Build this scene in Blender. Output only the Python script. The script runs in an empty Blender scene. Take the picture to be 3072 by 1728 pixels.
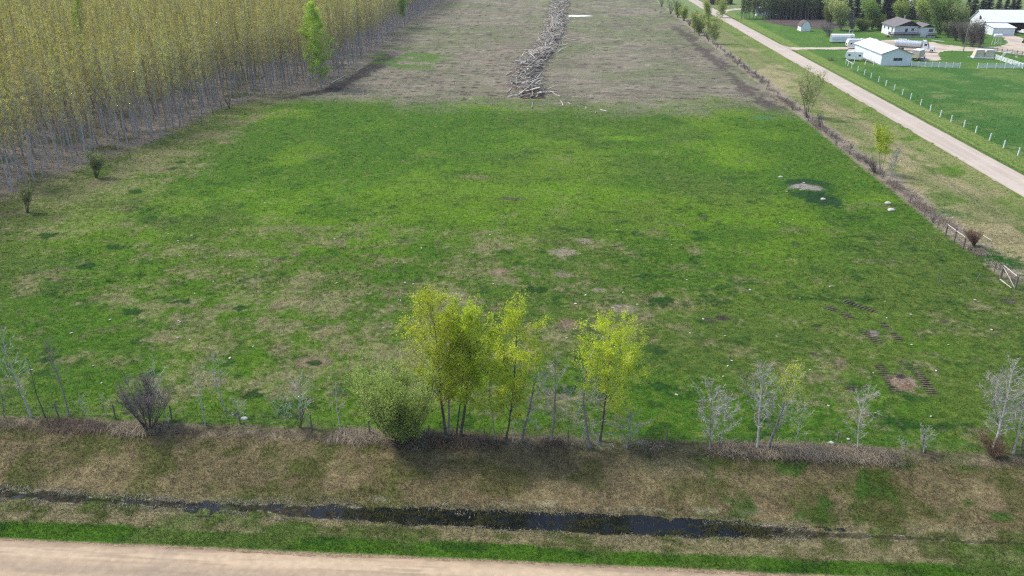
import bpy, math, random, time
import numpy as np
T0 = time.time()
R = math.radians
sc = bpy.context.scene
col = sc.collection

# ---------------------------------------------------------------- camera
CAM_H, PITCH, YAW, FPX = 40.0, R(24.15), R(3.57), 2400.0
cam_d = bpy.data.cameras.new("camera")
cam = bpy.data.objects.new("camera", cam_d)
col.objects.link(cam)
cam.location = (0, 0, CAM_H)
cam.rotation_euler = (R(90) - PITCH, 0, YAW)
cam_d.sensor_width = 36.0
cam_d.lens = 36.0 * FPX / 3072.0
cam_d.clip_start = 0.5
cam_d.clip_end = 6000
sc.camera = cam

# ---------------------------------------------------------------- sky, sun, exposure
SUN_EL, SUN_AZ = R(54), math.atan2(-0.90, 0.30)      # azimuth measured from +Y, negative = to the left
world = bpy.data.worlds.new("World"); sc.world = world
world.use_nodes = True
wn = world.node_tree
bg = wn.nodes["Background"]
sky = wn.nodes.new("ShaderNodeTexSky")
sky.sky_type = 'NISHITA'; sky.sun_disc = False
sky.sun_elevation = SUN_EL; sky.sun_rotation = SUN_AZ
sky.air_density = 1.0; sky.dust_density = 2.0
wn.links.new(sky.outputs[0], bg.inputs[0])
bg.inputs[1].default_value = 0.15
sd = bpy.data.lights.new("sun", 'SUN')
sd.energy = 2.1; sd.angle = R(12); sd.color = (1.0, 0.95, 0.87)
so = bpy.data.objects.new("sun", sd); col.objects.link(so)
so.location = (-60, 80, 120)
so.rotation_euler = (R(90) - SUN_EL, 0, math.pi - SUN_AZ)
# a sun lamp shines along its local -Z; point that away from the sun's place in the sky
from mathutils import Vector, Matrix
sdir = Vector((math.sin(SUN_AZ) * math.cos(SUN_EL), math.cos(SUN_AZ) * math.cos(SUN_EL), math.sin(SUN_EL)))
so.rotation_euler = sdir.to_track_quat('Z', 'Y').to_euler()
sc.view_settings.view_transform = 'Standard'
sc.view_settings.look = 'None'
sc.view_settings.exposure = 0.85
sc.view_settings.gamma = 1.0
sc.cycles.use_denoising = False
sc.cycles.filter_width = 1.25
sc.cycles.max_bounces = 5
sc.cycles.diffuse_bounces = 3
sc.cycles.transmission_bounces = 3
sc.cycles.transparent_max_bounces = 4
sc.cycles.caustics_reflective = False
sc.cycles.caustics_refractive = False

# ---------------------------------------------------------------- noise helpers
def _h(ix, iy, seed):
    n = (ix.astype(np.int64) * 374761393 + iy.astype(np.int64) * 668265263 + seed * 1442695041) & 0x7fffffff
    n = (n ^ (n >> 13)) * 1274126177 & 0x7fffffff
    n = (n ^ (n >> 16)) & 0xffffff
    return n / float(0xffffff)
def vn(x, y, s, seed=0, sy=None):
    x = np.asarray(x, float) / s; y = np.asarray(y, float) / (sy or s)
    ix = np.floor(x); iy = np.floor(y); fx = x - ix; fy = y - iy
    fx = fx * fx * (3 - 2 * fx); fy = fy * fy * (3 - 2 * fy)
    a = _h(ix, iy, seed); b = _h(ix + 1, iy, seed); c = _h(ix, iy + 1, seed); d = _h(ix + 1, iy + 1, seed)
    return (a * (1 - fx) + b * fx) * (1 - fy) + (c * (1 - fx) + d * fx) * fy
def fbm(x, y, s, seed=0, oct=3, sy=None):
    t = 0; a = 1; w = 0
    for k in range(oct):
        t = t + a * vn(x, y, s / 2 ** k, seed + 17 * k, None if sy is None else sy / 2 ** k); w += a; a *= 0.55
    return t / w
def ss(x, a, b):
    t = np.clip((np.asarray(x, float) - a) / (b - a), 0, 1)
    return t * t * (3 - 2 * t)
def band(x, a, b, s):
    return ss(x, a - s, a + s) * (1 - ss(x, b - s, b + s))

# ---------------------------------------------------------------- ground height
MOUND = (42.3, 134.0)
def tread_uv(x, y, a, b):
    ax, ay = a; bx, by = b
    L = math.hypot(bx - ax, by - ay); ux, uy = (bx - ax) / L, (by - ay) / L
    s = (x - ax) * ux + (y - ay) * uy; t = -(x - ax) * uy + (y - ay) * ux
    return s, t, L
def zf(x, y):
    x = np.asarray(x, float); y = np.asarray(y, float)
    z = np.interp(y, [30, 42.2, 42.9, 44.4, 46.6, 47.4, 48.8, 49.6, 53.0, 55.8, 57.2, 58.6, 60],
                  [0, 0.0, -0.12, -0.32, -0.76, -0.91, -0.93, -0.74, -0.34, -0.10, 0.05, 0.03, 0])
    wet = np.interp(x, [-48, -34, -29, -27, -25.5, -23.5, -21, -20, -18, -14.5, -12, 0, 11, 14, 17, 30], [-.08, -.07, -.07, .02, -.07, -.08, .0, -.08, -.02, -.02, .05, .09, .10, .03, -.05, -.10])
    z = z - wet * band(y, 46.9, 49.2, .5)
    er = ss(y, 62, 100)
    z = z + er * (0.28 * band(x, 75.0, 82.3, .8) - 0.45 * band(x, 67.5, 73.5, 1.6) - 0.2 * band(x, 83.5, 85.5, .8))
    field = ss(y, 57, 66) * (1 - band(x, 73.5, 84, 1)) * (1 - ss(x, 98, 108))
    z = z + field * (0.45 * (fbm(x, y, 34, 3, 2) - .5) + 0.14 * (fbm(x, y, 4.5, 5, 2) - .5))
    rough = ss(y, 43.2, 44.6) * (1 - band(x, 73.5, 84, 1) * er) * (1 - ss(x, 98, 108))
    z = z + rough * 0.10 * (fbm(x, y, .9, 9, 3) - .5)
    z = z + band(y, 46.4, 49.6, .3) * 0.24 * (fbm(x, y, 1.0, 21, 3, sy=.5) - .5)
    # low mound with a scooped hollow
    mx, my = MOUND
    r = np.sqrt(((x - mx) / 4.6) ** 2 + ((y - my) / 5.0) ** 2)
    z = z + 1.0 * np.exp(-r * r * 1.4) - 0.45 * np.exp(-(((x - mx + .8) / 2.4) ** 2 + ((y - my - 1.6) / 1.3) ** 2))
    # lip of pushed soil along the poplar edge
    ex = np.interp(y, [205, 217, 260, 300], [-76, -63.5, -61.5, -62])
    z = z + .55 * np.exp(-((x - ex) / 1.6) ** 2) * band(y, 208, 300, 6) * vn(x, y, 5, 71)
    for a, b, w in TREADS:
        s, t, L = tread_uv(x, y, a, b)
        m = band(s, 0, L, .15) * band(t, -w / 2, w / 2, .08)
        z = z + m * (-.05 + .07 * np.abs(np.sin(s * math.pi / .42)))
    return z
TREADS = []
def zf1(x, y): return float(zf(np.array([x]), np.array([y]))[0])

cp, sp_, cy, sy_ = math.cos(PITCH), math.sin(PITCH), math.cos(YAW), math.sin(YAW)
def ray(u, v):
    x = (u - 1536) / FPX; y = -(v - 864) / FPX
    fy = cp + y * sp_; fz = -sp_ + y * cp
    return np.array([x * cy - fy * sy_, x * sy_ + fy * cy, fz])
def GZ(u, v, z=0.0):
    d = ray(u, v); t = (z - CAM_H) / d[2]; return d[0] * t, d[1] * t
def G(u, v):
    z = 0.0
    for _ in range(4):
        x, y = GZ(u, v, z); z = zf1(x, y)
    return x, y, z
def GY(u, v, Y):
    d = ray(u, v); t = Y / d[1]; return d[0] * t, CAM_H + d[2] * t
TREADS += [
    (G(2632, 1090)[:2], G(2694, 1180)[:2], 1.0), (G(2740, 1098)[:2], G(2800, 1184)[:2], 1.0),
    (G(2528, 900)[:2], G(2628, 936)[:2], .9), (G(2644, 966)[:2], G(2704, 1024)[:2], .8),
    (G(2588, 992)[:2], G(2640, 1028)[:2], 1.1), (G(2478, 918)[:2], G(2508, 934)[:2], 1.1), (G(2532, 938)[:2], G(2552, 956)[:2], 1.1)]

def inpoly(x, y, poly):
    x = np.asarray(x); y = np.asarray(y); r = np.zeros(x.shape, bool)
    n = len(poly)
    for i in range(n):
        x1, y1 = poly[i]; x2, y2 = poly[(i + 1) % n]
        if y1 == y2: continue
        c = ((y1 > y) != (y2 > y)) & (x < (x2 - x1) * (y - y1) / (y2 - y1) + x1)
        r ^= c
    return r
def poly_px(*p): return [GZ(u, v)[:2] for u, v in p]
YARD = poly_px((2650, 122), (2700, 118), (2740, 126), (2800, 127), (2850, 136), (2895, 141), (2950, 143), (3000, 139), (3022, 130), (3012, 114), (2990, 106), (2985, 98), (3030, 101), (3072, 116), (3120, 122), (3120, 168), (3072, 166), (2985, 155), (2900, 154), (2850, 152), (2822, 157), (2815, 166), (2826, 178), (2805, 182), (2770, 182), (2740, 176), (2700, 160), (2560, 152), (2540, 148), (2540, 141), (2600, 141))
DRIVE = poly_px((2330, 134), (2366, 139), (2400, 142), (2545, 140.5), (2545, 147.5), (2430, 147.5), (2385, 148.5), (2364, 156), (2355, 166), (2300, 140))
GARDEN = poly_px((2285, 64), (2330, 56), (2400, 48), (2500, 45), (2600, 46), (2600, 76), (2500, 86), (2400, 85), (2345, 76))
BACKLANE = poly_px((2160, 36), (2176, 29), (2200, 25.5), (2225, 25), (2225, 29), (2195, 31), (2172, 40))

# ---------------------------------------------------------------- ground colour (albedo of what grows or lies there)
C = lambda *a: np.array(a, float)
GREEN, LUSH, DEEP = C(.055, .125, .012), C(.092, .178, .012), C(.018, .055, .010)
OLIVE, STRAW, PALE = C(.092, .108, .034), C(.215, .190, .100), C(.30, .26, .18)
BROWN, SOIL, MUD, PINK = C(.150, .115, .075), C(.085, .068, .060), C(.016, .015, .013), C(.22, .155, .115)
def mixc(c, d, m):
    m = np.clip(m, 0, 1)[:, None]; return c * (1 - m) + d * m
def ground_color(x, y):
    n = x.shape[0]
    big = fbm(x, y, 26, 31, 3); med = fbm(x, y, 6.5, 37, 3); sm = fbm(x, y, 1.7, 41, 3); fine = vn(x, y, .45, 43)
    st = fbm(x, y, 9, 47, 3, sy=4.0)
    lush = fbm(x, y, 17, 53, 2)
    # pasture: how much dry thatch shows through
    dry = np.interp(y, [58, 66, 80, 100, 118, 140, 180, 196, 208], [.38, .32, .38, .38, .24, .13, .08, .14, .42])
    dry = dry + .12 * band(x, -60, -2, 12) * band(y, 62, 112, 10) - .06 * band(x, 8, 60, 8) * band(y, 66, 130, 10)
    dry = dry + .62 * (1 - ss(x + 8 * (med - .5), -78, -55)) * ss(y, 92, 116) + .2 * ss(x, 50, 57) * (1 - ss(y, 96, 110))
    m = ss(dry + .75 * (st - .5) + .55 * (med - .5) + .75 * (sm - .5) + .25 * (fine - .5), .30, .78)
    c = np.tile(GREEN, (n, 1))
    c = mixc(c, LUSH, ss(lush + .4 * (med - .5), .40, .68) * (.35 + .65 * ss(y, 80, 125)))
    c = mixc(c, OLIVE * .95, .45 * ss(big, .42, .7) * (1 - .5 * ss(y, 110, 160)))
    c = mixc(c, DEEP * 1.15, (.68 - .35 * ss(y, 105, 150)) * ss(fbm(x, y, 2.2, 61, 3), .60, .78) + .45 * ss(sm, .52, .8))
    thatch = mixc(np.tile(OLIVE * 1.1, (n, 1)), STRAW, ss(med + .5 * (fine - .5) + .4 * (sm - .5), .38, .80))
    thatch = mixc(thatch, PINK, .6 * ss(fbm(x, y, 3.6, 67, 2), .62, .76))
    c = mixc(c, thatch, m * .72)
    c = mixc(c, C(.13, .17, .03), .55 * ss(fbm(x, y, .8, 63, 2, sy=.5), .55, .8))
    c = mixc(c, LUSH * 1.12, .62 * np.exp(-((y - 122 - .16 * (x + 30)) / 13) ** 2) * band(x, -76, 6, 10) * ss(med + .4 * (sm - .5), .3, .6) + .4 * np.exp(-((y - 165) / 16) ** 2) * band(x, -20, 50, 12) * ss(med, .4, .65))
    # cleared ground beyond the pasture
    yb = 202 + 20 * (fbm(x, y, 15, 73, 3) - .5) + np.interp(x, [-66, -40, 0, 40, 56], [9, 2, 0, 3, -6])
    cl = ss(y + 16 * (med - .5) + 14 * (sm - .5), yb - 17, yb + 12)
    cc = mixc(np.tile(C(.225, .20, .145), (n, 1)), C(.135, .165, .07), .75 * ss(fbm(x, y, 30, 79, 3, sy=22) + np.interp(y, [205, 240, 290, 500], [-.12, -.10, .05, .12]), .42, .66))
    cc = mixc(cc, C(.19, .155, .125), .6 * ss(fbm(x, y, 12, 83, 3), .52, .72)); cc = mixc(cc, C(.115, .09, .078), .6 * ss(fbm(x, y, 5, 84, 3, sy=1.8), .52, .72)); cc = mixc(cc, C(.31, .28, .20), .6 * ss(fbm(x, y, 4, 85, 3, sy=1.5), .55, .75))
    
    # rows of stump holes
    gx = (x + 5 * (vn(x, y, 14, 91) - .5)) / 3.1; gy = (y + 7 * (vn(x, y, 14, 93) - .5)) / 5.2
    kx, ky = np.floor(gx), np.floor(gy); hx, hy = _h(kx, ky, 5), _h(kx, ky, 6)
    d = np.sqrt(((gx - kx - .3 - .4 * hx) * 3.1 / (.6 + .8 * hy)) ** 2 + ((gy - ky - .3 - .4 * hy) * 5.2 / (.7 + .7 * hx)) ** 2)
    dash = .35 + .5 * band(x, -58, -12, 8) * band(y, 214, 290, 14)
    cc = mixc(cc, SOIL * .5, (1 - ss(d + .8 * (sm - .5), .4, 1.1)) * (_h(kx, ky, 7) < dash * (.4 + 1.2 * med)) * .8)
    cc = mixc(cc, C(.12, .14, .07), .35 * ss(med, .45, .65)) * .88
    c = mixc(c, cc, cl * (x < 57))
    # turned soil along the poplars and along the right edge
    ex = np.interp(y, [200, 206, 217, 240, 260, 300, 400], [-80, -72, -63.5, -60.5, -60, -61, -62])
    c = mixc(c, SOIL * .75, .9 * (1 - ss(np.abs(x - ex) / 3.0 + .9 * (sm - .5) + 1.2 * (med - .5), .5, 1.0)) * band(y, 205, 285, 6))
    ex = np.interp(y, [190, 205, 230, 260, 300, 350, 420], [52, 51.5, 50, 50.5, 50.5, 50, 50])
    c = mixc(c, SOIL * .85, .8 * (1 - ss(np.abs(x - ex) / 3.0 + 1.5 * (sm - .5) + 2.6 * (med - .5), .3, .9)) * band(y, 200, 380, 6))
    c = mixc(c, SOIL * .8, .9 * (1 - ss(np.abs(y - 211) / 1.2 + 1.3 * (sm - .5) + (med - .5), .4, .9)) * band(x, 22, 44, 3) * ss(med, .45, .6))
    c = mixc(c, GREEN * 1.15, .8 * band(y, 255, 292, 8) * band(x, -66, -38, 5) * ss(med, .3, .6))
    # poplar plantation floor
    pe = plant_edge(y)
    pf = mixc(np.tile(C(.23, .195, .15), (n, 1)), OLIVE, ss(med, .5, .75)); pf = mixc(pf, C(.17, .14, .12), .6 * ss(sm, .45, .7))
    c = mixc(c, pf, (1 - ss(x, pe - 2, pe + 2.2)) * ss(y, 60, 105))
    # fence strip and verges beside the range road
    side = ss(x, 55.0 + .8 * (sm - .5), 56.2 + .8 * (sm - .5)) * ss(y, 92, 99)
    vg = mixc(np.tile(C(.165, .180, .070), (n, 1)), STRAW * 1.25, ss(fbm(x, y, 7, 97, 3, sy=14) + np.interp(y, [90, 150, 200, 300], [.12, .06, .0, -.1]), .40, .66))
    vg = mixc(vg, C(.085, .15, .022), .55 * ss(x, 69 + 2 * (med - .5), 72) + .7 * ss(fbm(x, y, 4, 99, 2), .64, .76))
    vg = mixc(vg, C(.25, .21, .165), band(x + 1.5 * (med - .5), 55.4, 59.6, 1.0) * .85)
    vg = mixc(vg, C(.085, .17, .022), ss(x, 81.5, 83.2) * .85)
    vg = mixc(vg, C(.25, .25, .10), .75 * band(x + .5 * (sm - .5), 84.0, 84.7, .35) + .35 * band(x, 85.6, 88.4, .8))
    c = mixc(c, vg, side)
    past = ss(x, 88.0, 89.5) * side
    pc = mixc(np.tile(C(.050, .125, .025), (n, 1)), C(.090, .160, .035), ss(fbm(x, y, 11, 101, 3), .42, .68))
    pc = mixc(pc, C(.17, .20, .07), .6 * ss(fbm(x, y, 5, 103, 2, sy=4), .62, .8))
    pc = mixc(pc, C(.075, .155, .025), .55 * ss(y, 262, 275))
    c = mixc(c, pc, past)
    far = ss(y, 430, 470) * (x > 57)
    c = mixc(c, C(.14, .19, .07), far)
    # mound and its bare hollow
    mx, my = MOUND
    r = np.sqrt(((x - mx) / 4.6) ** 2 + ((y - my) / 5.0) ** 2)
    c = mixc(c, DEEP * 1.5, .75 * (1 - ss(r, .6, 1.25)))
    
    # tread marks and bared patches
    for a, b, w in TREADS:
        s, t, L = tread_uv(x, y, a, b)
        mm = band(s, 0, L, .25) * band(t, -w / 2, w / 2, .18)
        c = mixc(c, SOIL * .28, mm * (.45 + .55 * (np.abs(np.sin(s * math.pi / .42)) < .72)) * ss(sm, .05, .3))
        c = mixc(c, PALE * .8, mm * .45 * (np.abs(np.sin(s * math.pi / .42)) > .85))
    for (px, py, rx, ry, cc_, k) in SPOTS:
        q = np.sqrt(((x - px) / rx) ** 2 + ((y - py) / ry) ** 2) + 1.0 * (sm - .5) + .6 * (fine - .5)
        c = mixc(c, cc_, k * (1 - ss(q, .55, 1.0)))
    # near verge, from the gravel outwards
    wob = .5 * (fbm(x, y * 0, 5, 107, 2) - .5)
    wob2 = 1.2 * (med - .5) + .9 * (sm - .5)
    near = 1 - ss(y, 56.2, 57.6)
    e1 = 44.9 - .25 * ss(x, -10, 5) + wob
    nv = np.tile(GREEN * 1.0, (n, 1)); nv = mixc(nv, DEEP, .6 * ss(sm, .5, .7)); nv = mixc(nv, OLIVE * 1.1, .5 * ss(med, .5, .7))
    sb = mixc(np.tile(STRAW * .92, (n, 1)), OLIVE, ss(sm + .6 * (med - .5), .45, .68)); sb = mixc(sb, GREEN, .55 * ss(med, .56, .7))
    nv = mixc(nv, sb, ss(y + wob2 * .8, e1 - .25, e1 + .35))
    bv = mixc(np.tile(C(.140, .118, .070), (n, 1)), C(.088, .095, .036), ss(.7 * med + .3 * big + .6 * (sm - .5), .42, .62))
    bv = mixc(bv, C(.22, .185, .11), .7 * ss(fbm(x, y, 4.2, 113, 3, sy=2.6), .52, .72))
    bv = mixc(bv, C(.165, .125, .085), .45 * ss(fbm(x, y, 5, 117, 2), .55, .75) * (1 - ss(y, 52, 55)))
    bv = mixc(bv, C(.035, .085, .014), .85 * ss(fbm(x, y, 2.8, 119, 3), .50, .62) * ss(x, 8, 16))
    bv = mixc(bv, C(.06, .075, .02), .55 * ss(fbm(x, y, 3.3, 121, 2), .58, .7))
    bv = mixc(bv, C(.34, .32, .25), .45 * band(y + .6 * (med - .5), 49.5, 50.1, .25) * ss(sm, .45, .65) * ss(x, -24, -10) * (1 - ss(x, 10, 18)))
    bv = bv * np.array([[1.10, 1.08, .92]])
    nv = mixc(nv, bv, ss(y + .5 * wob2, 48.7, 49.6))
    w0 = np.interp(x, [-48, -30, -27, -22, -10, 6, 14, 22, 40], [.6, .45, .25, .55, .8, 1.0, .7, .30, .12])
    yc = np.interp(x, [-48, -30, -10, 14, 40], [48.7, 48.2, 48.0, 47.9, 47.7])
    wm = 1 - ss(np.abs(y - yc) / w0 + 1.5 * (sm - .5) + .9 * (med - .5), .62, 1.15)
    nv = mixc(nv, MUD * (1 + 1.5 * (fine > .6))[:, None], wm * np.interp(x, [-48, -24, -14, 12, 16, 24, 40], [.9, .8, 1, 1, .8, .55, .35]))
    nv = mixc(nv, C(.38, .36, .32), .7 * ss(wm, .08, .4) * (1 - ss(wm, .5, .9)) * (fine > .62))
    bank = band(y + .35 * wob2, 56.1, 57.9, .35)
    c = c * (1 - near[:, None]) + nv * near[:, None]
    hk = mixc(np.tile(C(.085, .065, .048), (n, 1)), C(.21, .17, .115), ss(fbm(x, y, 2.3, 131, 3), .36, .62)); hk = mixc(hk, OLIVE, .6 * ss(fbm(x, y, 3.7, 133, 2), .5, .7))
    c = mixc(c, hk, bank * .8)
    c = mixc(c, C(.28, .205, .135), (1 - ss(y + .25 * (sm - .5) + .2 * wob, 42.75, 43.15)))
    c = c * (.90 + .20 * fine)[:, None]
    return np.clip(c, 0.004, .8)
def plant_edge(y):
    return np.interp(y, [60, 118, 160, 190, 204, 212, 219, 300, 350, 520, 900], [-92, -91, -84.5, -84, -80, -73, -66.5, -67, -70, -72, -74])
SPOTS = []
def spot(u, v, rx, ry, c_, k=1.0):
    x, y, z = G(u, v); SPOTS.append((x, y, rx, ry, c_, k))
spot(2714, 1150, 1.5, 2.2, C(.23, .175, .125)); spot(2705, 1130, .7, .5, SOIL * .6); spot(2722, 1158, .8, .5, C(.19, .12, .08))
spot(2622, 1002, .6, .8, C(.20, .165, .145), .9); spot(2173, 955, .9, .9, SOIL * .6, .9); spot(2135, 960, 1, .7, SOIL * .9, .6)
spot(2832, 963, .9, .7, SOIL * .8, .85); spot(3028, 903, .9, .9, SOIL, .7); spot(2445, 1063, .7, .7, SOIL * .8, .8); spot(2550, 1164, 1.0, .5, SOIL * .7, .8)
spot(2520, 1103, .9, .8, BROWN, .6); spot(1690, 760, 2.0, 2.2, PALE * .85, .85); spot(1755, 722, 1.6, 1.2, PALE * .8, .8); spot(1765, 713, .9, .5, SOIL * .7, .8)
spot(1498, 815, 1.6, 1.3, PINK * 1.1, .8); spot(1690, 825, 1.5, 1.0, PALE * .7, .7); spot(1870, 925, 2.0, 1.3, PALE * .9, .75); spot(1700, 975, 1.6, 1.6, PINK, .75)
spot(1370, 885, 1.8, 1.0, PALE * .8, .7); spot(1800, 870, 1.1, .7, PALE * .8, .7); spot(1610, 985, 1.3, .8, PALE * .75, .6); spot(935, 1085, 2.2, 1.6, PINK, .7)
spot(1400, 905, 2.5, 1.2, PALE * .7, .5); spot(475, 1020, 2.5, 1.2, STRAW, .6); spot(885, 905, 3, 1.8, STRAW, .55); spot(730, 760, 3.5, 2, STRAW, .5)
spot(1540, 597, 2.2, 1.0, SOIL, .6); spot(1430, 530, 3.6, 1.4, STRAW * .8, .6); spot(2030, 425, 6, 1.2, STRAW * .6, .35); spot(1870, 415, 5, 2.5, LUSH * 1.25, .8)
spot(2290, 353, 3.2, 3.5, C(.07, .15, .05), .8); spot(2510, 690, 2.5, .9, SOIL, .35); spot(2960, 770, 3.4, 5, GREEN * .7, .9); spot(3020, 790, 3.4, 4, DEEP * 1.6, .8)
spot(2830, 590, 2.8, 3.5, C(.085, .135, .03), .8); spot(2960, 580, 5, 3, STRAW * 1.1, .6); spot(3000, 715, 9, 2.5, STRAW, .8); spot(2850, 640, 3.0, 3.0, C(.07, .13, .04), .7)
for u, v, s_ in ((515, 506, 1.4), (405, 575, 1.2), (545, 487, 1.0), (150, 705, 1.5), (345, 740, 1.4), (250, 800, 1.3), (755, 1180, 1.1), (560, 905, 1.0), (715, 925, .9), (395, 935, 1.2), (1700, 1170, 1.2), (1980, 1160, .9), (535, 905, .9), (940, 1090, .8), (1600, 870, 1.3), (150, 1075, 1.0), (1980, 905, 1.6)):
    spot(u, v, s_ * 1.2, s_, DEEP, .9)
DK = C(.016, .046, .016); spot(2420, 548, 5.2, 3.0, DK, .9); spot(2480, 604, 3.4, 4.6, DK, .9); spot(2420, 585, 4.2, 3.0, DK, .7); spot(2395, 558, 2.0, 1.1, C(.24, .21, .19), 1); spot(2440, 563, 2.2, 1.2, C(.27, .235, .21), 1); spot(2405, 551, 2.2, .5, SOIL * .8, .8)
spot(110, 590, 2.5, 2.0, STRAW, .6); spot(330, 400, 6, 3, C(.23, .20, .10), .6); spot(640, 405, 6, 5, STRAW, .6); spot(560, 460, 5, 3, STRAW, .55)

# ---------------------------------------------------------------- mesh helpers
def np_mesh(name, V, F, colr=None, smooth=False):
    V = np.ascontiguousarray(V, np.float32); F = np.ascontiguousarray(F, np.int32)
    me = bpy.data.meshes.new(name)
    me.vertices.add(len(V)); me.vertices.foreach_set("co", V.ravel())
    k = F.shape[1]
    me.loops.add(F.size); me.loops.foreach_set("vertex_index", F.ravel())
    me.polygons.add(len(F)); me.polygons.foreach_set("loop_start", np.arange(0, F.size, k, dtype=np.int32))
    if smooth: me.polygons.foreach_set("use_smooth", np.ones(len(F), bool))
    if colr is not None:
        a = me.attributes.new("Col", 'FLOAT_COLOR', 'POINT')
        cc = np.ones((len(V), 4), np.float32); cc[:, :3] = colr
        a.data.foreach_set("color", cc.ravel())
    me.update(calc_edges=True)
    return me
def link(me_or_none, name, m=None, parent=None, loc=None, rz=None):
    o = bpy.data.objects.new(name, me_or_none); col.objects.link(o)
    if m is not None and me_or_none is not None and not me_or_none.materials: me_or_none.materials.append(m)
    if parent is not None: o.parent = parent
    if loc is not None: o.location = loc
    if rz is not None: o.rotation_euler = (0, 0, rz)
    return o
def tag(o, label=None, cat=None, group=None, kind=None):
    if label: o["label"] = label
    if cat: o["category"] = cat
    if group: o["group"] = group
    if kind: o["kind"] = kind
    return o
def empty(name, loc, rz=0.0, label=None, cat=None, group=None):
    o = bpy.data.objects.new(name, None); col.objects.link(o); o.empty_display_size = .3
    o.location = loc; o.rotation_euler = (0, 0, rz)
    return tag(o, label, cat, group)

# ---------------------------------------------------------------- materials
def newmat(name):
    m = bpy.data.materials.new(name); m.use_nodes = True
    return m, m.node_tree.nodes, m.node_tree.links, m.node_tree.nodes["Principled BSDF"]
def mat(name, c, rough=.7, var=.12, scale=3.0, metal=0.0, bump=0.0, spec=.3, rnd=0.0, c2=None, stretch=None, coords='Object'):
    m, N, L, b = newmat(name)
    b.inputs["Roughness"].default_value = rough; b.inputs["Metallic"].default_value = metal
    b.inputs["Specular IOR Level"].default_value = spec
    tc = N.new("ShaderNodeTexCoord"); nz = N.new("ShaderNodeTexNoise"); nz.inputs["Scale"].default_value = scale
    nz.inputs["Detail"].default_value = 4
    src = tc.outputs[coords]
    if stretch:
        mp = N.new("ShaderNodeMapping"); mp.inputs["Scale"].default_value = stretch; L.new(src, mp.inputs[0]); src = mp.outputs[0]
    L.new(src, nz.inputs["Vector"])
    cr = N.new("ShaderNodeValToRGB"); L.new(nz.outputs[0], cr.inputs[0])
    a = np.array(c); d = np.array(c2) if c2 is not None else a * (1 + var)
    a0 = a if c2 is not None else a * (1 - var)
    cr.color_ramp.elements[0].position = .35; cr.color_ramp.elements[1].position = .65
    cr.color_ramp.elements[0].color = (*np.clip(a0, 0, 1), 1); cr.color_ramp.elements[1].color = (*np.clip(d, 0, 1), 1)
    out = cr.outputs[0]
    if rnd:
        oi = N.new("ShaderNodeObjectInfo"); mr = N.new("ShaderNodeMapRange"); L.new(oi.outputs["Random"], mr.inputs[0])
        mr.inputs[3].default_value = 1 - rnd; mr.inputs[4].default_value = 1 + rnd
        mx = N.new("ShaderNodeVectorMath"); mx.operation = 'SCALE'; L.new(out, mx.inputs[0]); L.new(mr.outputs[0], mx.inputs["Scale"]); out = mx.outputs[0]
    L.new(out, b.inputs["Base Color"])
    if bump:
        bp = N.new("ShaderNodeBump"); bp.inputs["Strength"].default_value = bump; bp.inputs["Distance"].default_value = .05
        L.new(nz.outputs[0], bp.inputs["Height"]); L.new(bp.outputs[0], b.inputs["Normal"])
    return m
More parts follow.
